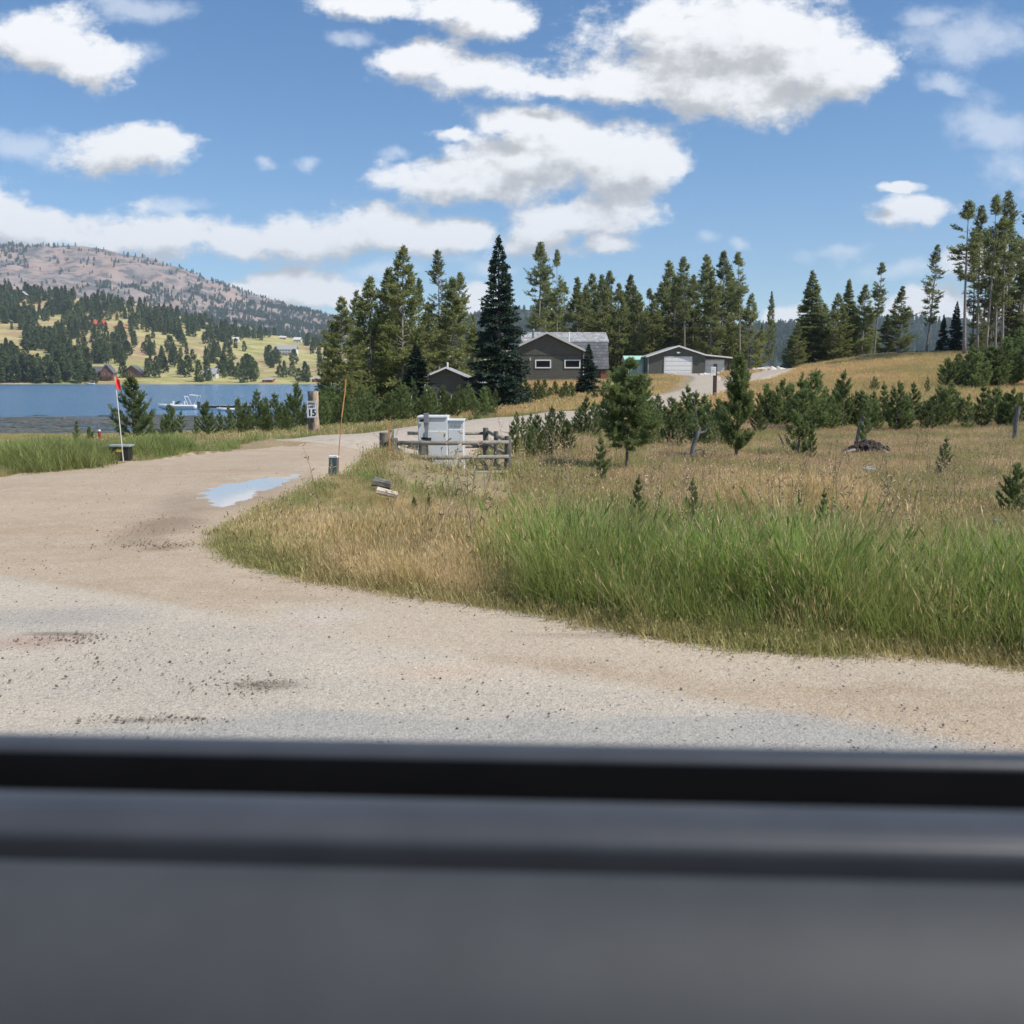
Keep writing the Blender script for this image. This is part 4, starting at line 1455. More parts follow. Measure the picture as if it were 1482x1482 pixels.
# ------------------------------------------------------------------ grass
def tuft(seed, n, rad, h, w, lean, mat, heads=0.0, tint=(0.0, 1.0), droop=0.3):
    rs = np.random.RandomState(seed)
    a = rs.uniform(0, 2 * PI, n)
    r = rad * np.sqrt(rs.uniform(0, 1, n))
    base = np.stack([r * np.cos(a), r * np.sin(a), np.full(n, -0.04)], 1)
    la = rs.uniform(0, 2 * PI, n)
    ln = np.abs(rs.normal(0, lean, n))
    hh = h * rs.uniform(0.45, 1.12, n)
    d = np.stack([np.cos(la) * np.sin(ln), np.sin(la) * np.sin(ln), np.cos(ln)], 1)
    side = np.stack([-np.sin(la + rs.normal(0, .7, n)), np.cos(la), np.zeros(n)], 1)
    side /= np.linalg.norm(side, axis=1)[:, None]
    out_ = np.stack([np.cos(la), np.sin(la), np.zeros(n)], 1)
    dr = droop * rs.uniform(0.3, 1.3, n)
    Vs, Fs, Ts = [], [], []
    tt = rs.uniform(tint[0], tint[1], n)
    K_ = 4
    ww = w * rs.uniform(0.6, 1.3, n)
    for i in range(K_):
        q = i / (K_ - 1)
        c = base + d * (hh * q)[:, None] + out_ * (hh * dr * q * q)[:, None] - np.array([0, 0, 1.0]) * (hh * dr * q * q * 0.35)[:, None]
        wd = ww * (1 - 0.92 * q ** 1.6)
        Vs.append(np.stack([c - side * (wd / 2)[:, None], c + side * (wd / 2)[:, None]], 1))
    Vb = np.stack(Vs, 1).reshape(n, K_ * 2, 3)
    V_ = Vb.reshape(-1, 3)
    o = (np.arange(n) * K_ * 2)[:, None]
    Fq = np.concatenate([o + np.array([[2 * i, 2 * i + 1, 2 * i + 3, 2 * i + 2]]) for i in range(K_ - 1)], 0)
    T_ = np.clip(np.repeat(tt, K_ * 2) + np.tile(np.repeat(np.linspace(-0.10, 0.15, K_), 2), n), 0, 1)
    if heads > 0:
        m_ = int(n * heads)
        tip = Vb[:m_, -2:, :].mean(1)
        dd = d[:m_] + out_[:m_] * dr[:m_][:, None]
        dd /= np.linalg.norm(dd, axis=1)[:, None]
        hl = 0.13 * h
        parts = []
        for jj in range(2):
            sd2 = np.cross(dd, rs.normal(size=(m_, 3)))
            sd2 /= np.linalg.norm(sd2, axis=1)[:, None]
            parts.append(np.stack([tip - dd * hl * 0.6, tip - dd * hl * 0.1 + sd2 * w * 1.0, tip + dd * hl * 0.6, tip - dd * hl * 0.1 - sd2 * w * 1.0], 1).reshape(-1, 3))
        hv = np.concatenate(parts, 0)
        b = len(V_)
        V_ = np.concatenate([V_, hv], 0)
        Fq = np.concatenate([Fq, b + np.arange(len(hv)).reshape(-1, 4)], 0)
        T_ = np.concatenate([T_, np.clip(rs.uniform(0.6, 1.0, len(hv)), 0, 1)])
    return np_mesh('tuft', V_, Fq, [mat], tint=T_)


T_green = [tuft(i, 42, 0.17, 0.60, 0.0070, 0.17 + 0.05 * i, M['green_grass'], 0.05, droop=0.2 + 0.08 * i) for i in range(5)] + [tuft(9, 34, 0.18, 0.5, 0.006, 0.28, M['olive_grass'], 0.3), tuft(10, 22, 0.2, 0.55, 0.0045, 0.3, M['gold_grass'], 0.5), tuft(11, 34, 0.2, 0.35, 0.007, 0.5, M['olive_grass'], 0.1)]
T_gold = [tuft(20 + i, 92, 0.19, 0.34, 0.0036, 0.25, M['gold_grass'], 0.45) for i in range(6)] + [tuft(25 + i, 50, 0.18, 0.34, 0.006, 0.28, M['olive_grass'], 0.2) for i in range(2)]
T_olive = [tuft(40 + i, 84, 0.22, 0.36, 0.006, 0.32, M['olive_grass'], 0.2) for i in range(4)] + [tuft(45, 50, 0.22, 0.34, 0.008, 0.3, M['gold_grass'], 0.4), tuft(46, 50, 0.2, 0.3, 0.009, 0.3, M['green_grass'], 0)]
T_brown = [tuft(60 + i, 125, 0.30, 0.30, 0.0070, 0.42, M['brown_grass'], 0.22) for i in range(5)] + [tuft(66, 50, 0.28, 0.26, 0.010, 0.4, M['olive_grass'], 0.1)]
T_hill = [tuft(80 + i, 90, 0.7, 0.5, 0.024, 0.4, M['hill_grass'], 0.3) for i in range(4)]
T_verge = [tuft(90 + i, 60, 0.26, 0.30, 0.011, 0.33, M['verge_grass'], 0.05) for i in range(4)]
T_bush = [tuft(140 + i, 190, 0.32, 0.36, 0.0085, 0.55, M['verge_grass'], 0.0, droop=0.5) for i in range(4)]
T_shore = [tuft(110 + i, 80, 0.6, 0.42, 0.022, 0.38, M['olive_grass'], 0.2) for i in range(3)] + [tuft(114, 70, 0.6, 0.45, 0.022, 0.38, M['verge_grass'], 0.1), tuft(115, 70, 0.6, 0.4, 0.022, 0.38, M['gold_grass'], 0.3)]
T_short = [tuft(120 + i, 34, 0.12, 0.13, 0.006, 0.6, M['olive_grass'], 0.1) for i in range(3)] + [tuft(125, 30, 0.12, 0.10, 0.005, 0.6, M['verge_grass'], 0)]


def pick_points(n, x0, x1, y0, y1, keep, seed):
    rs = np.random.RandomState(seed)
    x = rs.uniform(x0, x1, n)
    y = rs.uniform(y0, y1, n)
    # only what the view and a step to the side of it could see
    vis = np.abs(x) < 0.58 * y + 2.5
    off = ~inside(apron_poly, x, y)
    dr = road_dist(x, y)
    m = vis & off & (dr > 2.35)
    k = keep(x, y, dr)
    m &= rs.uniform(0, 1, n) < k
    x, y = x[m], y[m]
    # nothing grows through the splice box, and only a little inside the enclosure
    bx0 = ray(172, 655)[0]
    m2 = ~((np.abs(x - bx0 * y) < 0.42) & (y > 18.4) & (y < 20.3))
    x, y = x[m2], y[m2]
    uu = 741 + 1482 * x / y * 0.99
    m3 = ~((uu > 575) & (uu < 742) & (y > 17.8) & (y < 25.8)) | (rs.uniform(0, 1, len(x)) < 0.22)
    x, y = x[m3], y[m3]
    return np.column_stack([x, y, Zg(x, y)])


def dist_edge(x, y):
    d = np.full(np.shape(x), 1e9)
    pts = catmull(edge_pts, 8)
    for q in pts:
        d = np.minimum(d, np.hypot(x - q[0], y - q[1]))
    return d


def in_view_col(x, y):
    return 741 + 1482 * x / y * 0.99


def shorter(p):
    """grass stays low round the cabinet, the pedestal and the puddle"""
    u = in_view_col(p[:, 0], p[:, 1])
    s_ = 1 - 0.62 * np.clip((p[:, 1] - 9.5) / 3.0, 0, 1) * np.clip((790 - u) / 60, 0, 1)
    return np.where((u > 560) & (u < 750) & (p[:, 1] > 17.5) & (p[:, 1] < 26), s_ * 0.55, s_)


def k_green(x, y, dr):
    u = in_view_col(x, y)
    e = dist_edge(x, y) + 0.5 * fnoise(x, y, 1.7, 41)
    a = np.clip((u - 690) / 130, 0, 1)
    return np.where((e < 3.3) & (y < 11.5), a * np.clip((3.8 - e) / 2.4, 0, 1), 0) * np.clip(0.75 + 0.7 * fnoise(x, y, 0.9, 42), 0.1, 1)


def k_gold(x, y, dr):
    u = in_view_col(x, y)
    e = dist_edge(x, y)
    g = np.clip((800 - u) / 140, 0, 1)
    far_ = np.clip((16.5 - y) / 3, 0, 1)
    return g * far_ * np.clip(0.75 + 0.6 * fnoise(x, y, 2.0, 43), 0.15, 1)


def k_olive(x, y, dr):
    u = in_view_col(x, y)
    e = dist_edge(x, y)
    band = np.clip((y - 9.5) / 2, 0, 1) * np.clip((21 - y) / 5, 0, 1)
    left = np.clip((1000 - u) / 200, 0.30, 1)
    bump_ = np.exp(-(((u - 1170) / 100) ** 2 + ((y - 16.5) / 2.5) ** 2))
    return np.clip(band * left * (0.75 + 0.5 * fnoise(x, y, 2.6, 44)) + 0.6 * np.where((e < 3.5) & (u > 740), 0.4, 0.08) + bump_, 0, 1)


def k_brown(x, y, dr):
    u = in_view_col(x, y)
    return np.clip((y - 12) / 5, 0, 1) * np.clip((u - 680) / 180, 0.12, 1) * np.clip(0.85 + 0.4 * fnoise(x, y, 3.0, 45), 0.2, 1)


p = pick_points(15000, -2, 9, 4.5, 12.5, k_green, 1)
scatter('tall_green_grass', p, np.random.RandomState(1).uniform(0.75, 1.25, len(p)) * np.clip(0.92 + 0.42 * fnoise(p[:, 0], p[:, 1], 1.2, 51), 0.5, 1.35) * np.clip(0.6 + 0.6 * dist_edge(p[:, 0], p[:, 1]), 0.6, 1) * 1.12 * np.clip(1.5 - 0.22 * dist_edge(p[:, 0], p[:, 1]), 0.55, 1), T_green, 'tall bright green grass along the gravel shoulder')
p = pick_points(16000, -7, 3.5, 7, 20, k_gold, 2)
ed = dist_edge(p[:, 0], p[:, 1])
scatter('golden_grass', p, np.random.RandomState(2).uniform(0.6, 1.2, len(p)) * np.clip(0.75 + ed * 0.45, 0.7, 1.3) * shorter(p), T_gold, 'golden seeding grass on the corner of the two roads')
p = pick_points(30000, -9, 16, 8, 24, k_olive, 3)
scatter('mixed_meadow_grass', p, np.random.RandomState(3).uniform(0.6, 1.25, len(p)) * shorter(p), T_olive, 'mixed olive and straw meadow grass')
p = pick_points(52000, -10, 34, 11, 50, k_brown, 4)
scatter('brown_meadow_grass', p, np.random.RandomState(4).uniform(0.6, 1.15, len(p)) * shorter(p), T_brown, 'reddish brown dry meadow grass')
p = pick_points(7000, -3, 30, 10, 42, lambda x, y, d: np.clip(1.6 * fnoise(x, y, 3.5, 91) - 0.1, 0, 1), 44)
scatter('green_meadow_weeds', p, np.random.RandomState(44).uniform(0.5, 1.0, len(p)), T_verge, 'scattered low green weeds in the dry meadow')
# a taller pale clump in front of the slim young pine
p = pick_points(1500, 3.2, 8.2, 15.0, 19.0, lambda x, y, d: np.exp(-(((in_view_col(x, y) - 1165) / 75) ** 2 + ((y - 16.8) / 1.6) ** 2)), 14)
scatter('pale_tall_grass', p, np.random.RandomState(5).uniform(1.3, 2.0, len(p)), T_gold[:4], 'pale golden tall grass clump in front of the slim young pine')


def k_hill(x, y, dr):
    land = Zg(x, y) > -1.0
    return np.where(land & (y > 44) & (x > -6), 1.0, 0) * np.where(dr > 3.0, 1, 0.0)


p = pick_points(26000, -6, 75, 44, 122, k_hill, 6)
scatter('hill_grass', p, np.random.RandomState(6).uniform(0.6, 1.1, len(p)), T_hill, 'golden dry grass on the rise behind the young pines')


def k_verge(x, y, dr):
    d = np.full(np.shape(x), 1e9)
    for q in catmull(far_edge, 10):
        d = np.minimum(d, np.hypot(x - q[0], y - q[1]))
    u = in_view_col(x, y)
    side = (x < -2)
    return np.where(side, np.clip((2.8 - d) / 1.5, 0, 1), 0) + 0.8 * np.where(x > -3.5, np.clip((3.4 - dr) / 0.8, 0, 1), 0)


p = pick_points(30000, -28, 12, 13, 60, k_verge, 7)
scatter('verge_grass', p, np.random.RandomState(7).uniform(0.35, 0.75, len(p)), T_verge, 'short green grass on the road verge')


def blob(u, Y, ru, ry):
    return lambda x, y, d: np.exp(-(((in_view_col(x, y) - u) / ru) ** 2 + ((y - Y) / ry) ** 2) * 1.6)


for (nm, u, Y, ru, ry, n, s0, lab) in [('bushy_green_grass', 78, 19.4, 74, 1.6, 12000, 1.9, 'bushy bright green grass left of the flagged box'),
                                       ('bushy_green_grass', 228, 22.4, 42, 1.4, 9000, 1.6, 'bushy bright green grass right of the flagged box'),
                                       ('bushy_green_grass', 527, 17.2, 26, 1.0, 6000, 0.85, 'green grass tussock at the left post of the enclosure')]:
    xc = ray(u, 650)[0] * Y
    p = pick_points(n, xc - 4, xc + 4, Y - 3.0, Y + 3.0, blob(u, Y, ru, ry), 60 + u)
    p = p[:len(p) // 3]
    scatter(nm, p, np.random.RandomState(u).uniform(0.55, 0.95, len(p)) * s0 * (0.6 + 0.4 * np.exp(-((in_view_col(p[:, 0], p[:, 1]) - u) / ru) ** 2)), T_bush, lab)


def k_shore(x, y, dr):
    z = Zg(x, y)
    d = np.full(np.shape(x), 1e9)
    for q in catmull(far_edge, 10):
        d = np.minimum(d, np.hypot(x - q[0], y - q[1]))
    z = np.where(d < 3.2, -9, z)
    return np.where((z > -3.68) & ((x < -3) | (y < 44)) & (x < 2), 1.0, 0)


p = pick_points(26000, -62, 2, 17, 97, k_shore, 8)
scatter('shore_grass', p, np.random.RandomState(8).uniform(0.4, 0.8, len(p)), T_shore, 'olive shore grass between the road and the lake')
# thin fringe creeping over the gravel edge
def k_fringe(x, y, dr):
    return np.clip((0.55 - dist_edge(x, y)) / 0.5, 0, 1)


rs_ = np.random.RandomState(77)
ep = catmull(edge_pts, 60)
ii = rs_.randint(0, len(ep), 5200)
fp = ep[ii] + rs_.normal(0, 0.10, (len(ii), 2))
m_ = (np.abs(fp[:, 0]) < 0.6 * fp[:, 1] + 2)
fp = fp[m_]
scatter('fringe_grass', np.column_stack([fp, Zg(fp[:, 0], fp[:, 1])]), rs_.uniform(0.4, 1.5, len(fp)), T_short, 'short weeds at the edge of the gravel')

# lily pads on the near water
pad = MB()
rp = random.Random(5)
for k in range(3):
    pad.add([], [])
padm = plain('lily_pad_green', (0.105, 0.115, 0.075), 0.5, var=0.3)
padm2 = plain('lily_pad_brown', (0.16, 0.135, 0.10), 0.5, var=0.3)
pads = []
for i in range(3):
    mb = MB()
    n = 9
    vs = [(math.cos(2 * PI * j / n + 0.2) * rp.uniform(0.8, 1.1), math.sin(2 * PI * j / n + 0.2) * rp.uniform(0.8, 1.1), 0.05 * rp.random()) for j in range(n)]
    me = bpy.data.meshes.new('lily_pad')
    me.from_pydata(vs, [], [tuple(range(n))])
    me.materials.append(padm if i else padm2)
    pads.append(me)
rs_ = np.random.RandomState(12)
x = rs_.uniform(-130, -14, 70000)
y = rs_.uniform(88, 150, 70000)
lim = 143 + 0.10 * (x + 60) + 5 * fnoise(x, y, 20, 61)
dd_ = 0.8 * fnoise(x * 0.35, y * 2.2, 9, 62) + 0.8 * fnoise(x * 0.4, y * 2, 3, 63)
keep = (Zg(x, y) < WATER - 0.02) & (y < lim) & (dd_ > -0.28 + 0.8 * np.clip((y - lim + 14) / 14, 0, 1)) & (np.abs(x) < 0.6 * y)
p = np.column_stack([x[keep], y[keep], np.full(keep.sum(), WATER + 0.02)])
scatter('lily_pad_leaves', p, rs_.uniform(0.2, 0.5, len(p)), pads, 'lily pads floating on the near water of the lake')

# loose stones on the gravel
def stone_mesh(seed, mat):
    r = random.Random(seed)
    import bmesh
    bm = bmesh.new()
    bmesh.ops.create_icosphere(bm, subdivisions=1, radius=1)
    for v in bm.verts:
        v.co = Vector((v.co.x * r.uniform(0.55, 1.25), v.co.y * r.uniform(0.5, 1.2), v.co.z * r.uniform(0.35, 0.7)))
    me = bpy.data.meshes.new('stone')
    bm.to_mesh(me)
    bm.free()
    me.materials.append(mat)
    return me


stones = [stone_mesh(i, M['pebble'] if i % 2 else M['pebble_pale']) for i in range(6)]
rs_ = np.random.RandomState(21)
n = 42000
y = 3.4 + 15 * rs_.uniform(0, 1, n) ** 1.5
x = rs_.uniform(-1, 1, n) * (0.56 * y + 0.6)
k = inside(apron_poly, x, y)
e = dist_edge(x, y)
cl = fnoise(x, y, 1.3, 71) + 0.6 * fnoise(x, y, 0.5, 72)
k &= (rs_.uniform(0, 1, n) < np.clip(0.16 + 0.30 * cl + 0.5 * np.clip((0.8 - e) / 0.8, 0, 1), 0.04, 1))
x, y = x[k], y[k]
sz = 0.0025 + 0.008 * rs_.uniform(0, 1, len(x)) ** 3.2
big = rs_.uniform(0, 1, len(x)) < 0.0012
sz[big] = rs_.uniform(0.012, 0.022, big.sum())
rot = rs_.uniform(0, 6.28, (len(x), 3)) * np.array([0.15, 0.15, 1])
scatter('loose_gravel', np.column_stack([x, y, Zg(x, y) + sz * 0.2 + 0.004]), sz, stones, 'loose stones lying on the gravel road', rot=rot)
# crumbs of the small potholes
px_, py_ = [], []
for (u, v, ru, rv, cnt) in [(385, 998, 75, 11, 300), (100, 930, 80, 9, 170), (225, 1046, 100, 7, 130), (225, 770, 90, 24, 260), (235, 790, 60, 6, 300), (170, 975, 220, 30, 160), (400, 720, 60, 30, 0)]:
    x0, y0, _ = G(u, v); x1 = G(u + ru, v)[0]; y1 = G(u, v - rv)[1]
    px_ += list(x0 + rs_.normal(0, 0.6, cnt) * (x1 - x0)); py_ += list(y0 + rs_.normal(0, 0.6, cnt) * (y1 - y0))
px_, py_ = np.array(px_), np.array(py_)
sz = 0.003 + 0.010 * rs_.uniform(0, 1, len(px_)) ** 3
scatter('pothole_gravel', np.column_stack([px_, py_, Zg(px_, py_) + sz * 0.3 + 0.004]), sz, [stones[1], stones[3]], 'dark crumbs of broken tarmac in the potholes', rot=rs_.uniform(0, 6.28, (len(px_), 3)) * np.array([0.15, 0.15, 1]))

# dry seed stalks standing over the meadow
stk = []
for i in range(4):
    r = random.Random(700 + i)
    mb = MB()
    for k in range(3):
        bx, by = r.uniform(-.1, .1), r.uniform(-.1, .1)
        h = r.uniform(0.5, 0.95)
        lx, ly = r.uniform(-.25, .25), r.uniform(-.25, .25)
        pts = [(bx + lx * q * q, by + ly * q * q, h * q) for q in (0, .4, .75, 1)]
        mb.tube(pts, [0.004, 0.0035, 0.003, 0.0015], 3, False)
        for j in range(9):
            q = r.uniform(0.6, 1)
            c = Vector((bx + lx * q * q, by + ly * q * q, h * q))
            o = Vector((r.uniform(-1, 1), r.uniform(-1, 1), r.uniform(0, 1.2))).normalized() * r.uniform(0.02, 0.05)
            mb.tube([c, c + o], [0.003, 0.007], 3, True)
    me = bpy.data.meshes.new('stalk')
    me.from_pydata(mb.v, [], mb.f)
    me.materials.append(M['stalk'])
    stk.append(me)
p = pick_points(900, -4, 16, 8, 28, lambda x, y, d: np.clip(0.35 + 0.5 * fnoise(x, y, 3, 81), 0, 1) * np.clip(dist_edge(x, y) / 2, 0, 1), 31)
scatter('dry_seed_stalks', p, np.random.RandomState(31).uniform(0.7, 1.3, len(p)), stk, 'dry brown seed stalks over the meadow')

# ------------------------------------------------------------------ buildings
def window(mb_parent, x0, x1, z0, z1, y, fw=0.09, frame_mat='white'):
    """frame round a dark pane on a wall facing the camera (-y)"""
    f = MB()
    f.box(x0, x1, y - 0.06, y - 0.003, z0, z0 + fw).box(x0, x1, y - 0.06, y - 0.003, z1 - fw, z1)
    f.box(x0, x0 + fw, y - 0.06, y - 0.003, z0 + fw, z1 - fw).box(x1 - fw, x1, y - 0.06, y - 0.003, z0 + fw, z1 - fw)
    o = f.build('window', M[frame_mat], mb_parent)
    MB().box(x0 + fw, x1 - fw, y - 0.03, y - 0.006, z0 + fw, z1 - fw).build('pane', M['glass'], o)
    return o


# grey house
hx = (791 - 741) / 1482 * 98 * 0.995
H_ = empty('grey_house', (hx, 98, zg(hx, 98)), 0, 'charcoal house with a white-edged gable, two small windows and a grey shingle roof', 'house')
hz = H_.location.z
hw = 3.35
pk = P(791, 480.5, 98)[2] - hz
ev = P(791, 504.5, 98)[2] - hz
fz = P(791, 547, 98)[2] - hz
MB().box(-hw - 0.25, hw, 0.08, 5.0, -0.8, fz).build('foundation', M['concrete'], H_)
MB().prism([(-hw, fz), (hw, fz), (hw, ev - 0.02), (0, pk - 0.12), (-hw, ev - 0.02)], 0, 5.0).build('wall', M['siding'], H_)
rf = MB()
for s in (-1, 1):
    sl = (pk - ev) / hw
    xe = (hw + 0.45) * s
    ze = pk - sl * (hw + 0.45)
    rf.prism([(0, pk), (xe, ze), (xe, ze - 0.14), (0, pk - 0.14)] if s > 0 else [(0, pk), (0, pk - 0.14), (xe, ze - 0.14), (xe, ze)], -0.38, 6.4)
roof = rf.build('roof', M['shingle_light'], H_)
tr_ = MB()
for s in (-1, 1):
    xe = (hw + 0.47) * s
    ze = pk - sl * (hw + 0.47)
    q = [(0, pk + 0.03), (xe, ze + 0.03), (xe, ze - 0.17), (0, pk - 0.17)]
    tr_.prism(q if s > 0 else q[::-1], -0.44, -0.385)
tr_.build('fascia', M['dirty_white'], roof)
MB().box(-hw + 0.01, hw - 0.01, -0.03, -0.004, ev - 0.62, ev - 0.56).build('trim_board', M['dark_wall'], H_)
sx = 98 / 1482
for (u0, u1) in ((774, 797), (816, 839)):
    window(H_, (u0 - 741) * sx - hx, (u1 - 741) * sx - hx, P(0, 533, 98)[2] - hz, P(0, 520.5, 98)[2] - hz, 0.0, 0.11)
lamp = MB().box(-1.62, -1.52, -0.14, -0.002, 2.25, 2.45).box(-1.66, -1.48, -0.17, -0.002, 2.45, 2.49).build('porch_lamp', M['white'], H_)
mr0, mr1 = -2.35, 6.45
zr = P(0, 481, 108)[2] - hz
zb = P(0, 494.5, 105)[2] - hz
MB().box(mr0 + 0.25, mr1 - 0.25, 5.3, 14.5, -0.8, 1.7).build('back_wall', M['siding'], H_)
MB().prism_x([(5.35, 1.62), (6.4, zb - 0.15), (9.8, zr - 0.2), (13.4, zb - 0.15), (14.4, 1.62)], mr0 + 0.28, mr1 - 0.28).build('end_wall', M['siding'], H_)
MB().prism_x([(6.1, zb), (9.8, zr), (9.8, zr - 0.15), (6.1, zb - 0.15)], mr0, mr1).prism_x([(9.8, zr), (13.6, zb), (13.6, zb - 0.15), (9.8, zr - 0.15)], mr0, mr1).build('upper_roof', M['shingle_light'], H_)
MB().prism_x([(4.75, 1.5), (6.12, zb - 0.02), (6.3, zb - 0.12), (4.95, 1.4)], mr0 + 0.1, mr1 - 0.1).build('lower_roof', M['shingle_dark'], H_)
MB().prism_x([(13.58, zb - 0.02), (14.9, 1.5), (14.7, 1.4), (13.4, zb - 0.12)], mr0 + 0.1, mr1 - 0.1).build('rear_lower_roof', M['shingle_dark'], H_)
MB().tube([(-1.25, 1.6, pk - 0.9), (-1.25, 1.6, pk + 0.22)], 0.11, 10).tube([(-1.25, 1.6, pk + 0.22), (-1.25, 1.6, pk + 0.36)], [0.17, 0.12], 10).build('stove_pipe', M['grey_metal'], roof)
MB().tube([(2.35, 4.9, ev - 0.3), (2.35, 4.9, pk + 0.12)], 0.075, 8).tube([(2.35, 4.9, pk + 0.12), (2.35, 4.9, pk + 0.2)], [0.12, 0.1], 8).build('vent_pipe', M['white'], roof)
MB().box(mr1 - 0.9, mr1 - 0.05, 4.9, 5.25, -0.5, 1.35).build('porch_post', M['log_wall'], H_)

for s_ in (-1, 1):
    MB().box(s_ * hw - 0.07, s_ * hw + 0.07, -0.045, 0.10, fz - 0.02, ev - 0.12).build('corner_board', M['dark_wall'], H_)
MB().tube([(hw + 0.5, -0.3, ev - 0.28), (hw + 0.5, 6.3, ev - 0.28)], 0.07, 8).build('gutter', M['dirty_white'], roof)
MB().tube([(hw + 0.46, -0.28, ev - 0.3), (hw + 0.12, -0.09, ev - 0.55), (hw + 0.12, -0.09, 0.3)], 0.05, 6).build('downspout', M['dirty_white'], H_)
MB().box(-2.75, -2.5, -0.13, -0.002, 1.25, 1.65).tube([(-2.62, -0.06, 1.65), (-2.62, -0.06, 2.9)], 0.03, 6).build('electric_meter', M['grey_metal'], H_)

# low shed
sx_, sy_ = -6.35 * 68 / 98, 68
u_pk = 646
sx_ = ray(u_pk, 560)[0] * 68
S_ = empty('low_shed', (sx_, 68, zg(sx_, 68)), 0, 'small charcoal shed with a white-edged gable behind the thicket', 'shed')
sz_ = S_.location.z
pk = P(646, 531, 68)[2] - sz_
evl = P(622, 541, 68)[2] - sz_
wl = 1.15
wr = 2.35
sl = 0.42
MB().prism([(-wl, -0.6), (wr, -0.6), (wr, pk - sl * wr - 0.1), (0, pk - 0.12), (-wl, pk - sl * wl - 0.1)], 0, 5.2).build('wall', M['siding'], S_)
rf = MB()
rf.prism([(0, pk), (wr + 0.35, pk - sl * (wr + 0.35)), (wr + 0.35, pk - sl * (wr + 0.35) - 0.1), (0, pk - 0.1)], -0.3, 5.5)
rf.prism([(0, pk - 0.1), (-wl - 0.3, pk - sl * (wl + 0.3) - 0.1), (-wl - 0.3, pk - sl * (wl + 0.3)), (0, pk)], -0.3, 5.5)
roof = rf.build('roof', M['shingle_light'], S_)
f = MB()
f.prism([(0, pk + 0.02), (wr + 0.38, pk - sl * (wr + 0.38) + 0.02), (wr + 0.38, pk - sl * (wr + 0.38) - 0.11), (0, pk - 0.11)], -0.35, -0.303)
f.prism([(0, pk - 0.11), (-wl - 0.33, pk - sl * (wl + 0.33) - 0.11), (-wl - 0.33, pk - sl * (wl + 0.33) + 0.02), (0, pk + 0.02)], -0.35, -0.303)
f.build('fascia', M['white'], roof)
MB().tube([(0.05, 0.6, pk - 0.1), (0.05, 0.6, pk + 0.32)], 0.06, 8).build('vent_pipe', M['white'], roof)

# garage
gx = ray(981, 540)[0] * 130
Gr = empty('garage', (gx, 130, zg(gx, 130) + 0.02), 0, 'charcoal garage with one large white door and a lean-to bay', 'garage')
gz = Gr.location.z
q = 130 / 1482
pk = P(981, 500, 130)[2] - gz
ze_l = P(935, 515.5, 130)[2] - gz
ze_b = P(1020, 513, 130)[2] - gz
ze_r = P(1058, 517, 130)[2] - gz
xl, xb, xr = -46 * q, 39 * q, 77 * q
MB().prism([(xl + 0.3, -0.5), (xb, -0.5), (xb, ze_b - 0.12), (0, pk - 0.16), (xl + 0.3, ze_l - 0.02)], 0, 8.5).build('wall', M['siding_garage'], Gr)
MB().prism([(xb + 0.003, -0.5), (xr - 0.45, -0.5), (xr - 0.45, ze_r - 0.12), (xb + 0.003, ze_b - 0.14)], 0.6, 8.0).build('lean_to', M['siding_garage'], Gr)
rf = MB()
rf.prism([(0, pk), (xb, ze_b), (xb, ze_b - 0.14), (0, pk - 0.14)], -0.35, 8.8)
rf.prism([(0, pk - 0.14), (xl, ze_l - 0.14), (xl, ze_l), (0, pk)], -0.35, 8.8)
rf.prism([(xb, ze_b), (xr, ze_r), (xr, ze_r - 0.12), (xb, ze_b - 0.12)], -0.2, 8.4)
roof = rf.build('roof', M['grey_roof'], Gr)
f = MB()
f.prism([(0, pk + 0.02), (xb, ze_b + 0.02), (xb, ze_b - 0.17), (0, pk - 0.17)], -0.41, -0.353)
f.prism([(0, pk - 0.17), (xl - 0.02, ze_l - 0.17), (xl - 0.02, ze_l + 0.02), (0, pk + 0.02)], -0.41, -0.353)
f.prism([(xb, ze_b + 0.02), (xr + 0.02, ze_r + 0.02), (xr + 0.02, ze_r - 0.15), (xb, ze_b - 0.15)], -0.26, -0.203)
f.build('fascia', M['white'], roof)


def panel_door(x0, x1, z1, y, nrow, par):
    mb = MB()
    for k in range(nrow):
        a, b = z1 * k / nrow, z1 * (k + 1) / nrow
        mb.box(x0, x1, y - 0.06, y - 0.004, a + 0.008, b - 0.012)
        for j in range(4):
            w = (x1 - x0) / 4
            mb.box(x0 + j * w + 0.07, x0 + (j + 1) * w - 0.07, y - 0.074, y - 0.061, a + 0.09, b - 0.1)
    d = mb.build('garage_door', M['white'], par)
    MB().box(x0 - 0.11, x0 - 0.004, y - 0.08, y - 0.002, 0, z1 + 0.1).box(x1 + 0.004, x1 + 0.11, y - 0.08, y - 0.002, 0, z1 + 0.1).box(x0, x1, y - 0.08, y - 0.002, z1 + 0.004, z1 + 0.1).build('door_frame', M['dirty_white'], d)


panel_door(-19 * q, 19 * q, P(0, 517, 130)[2] - gz, 0, 4, Gr)
panel_door(36 * q, 66.5 * q, P(0, 521.5, 130)[2] - gz, 0.6, 3, Gr)
MB().box(-0.2, 0.2, -0.25, -0.002, pk - 0.95, pk - 0.8).box(-0.1, 0.1, -0.18, -0.002, pk - 1.02, pk - 0.95).build('wall_lamp', M['white'], Gr)
MB().box(xl + 0.24, xl + 0.34, -0.05, 0.05, -0.3, ze_l - 0.14).build('corner_trim', M['grey_roof'], Gr)

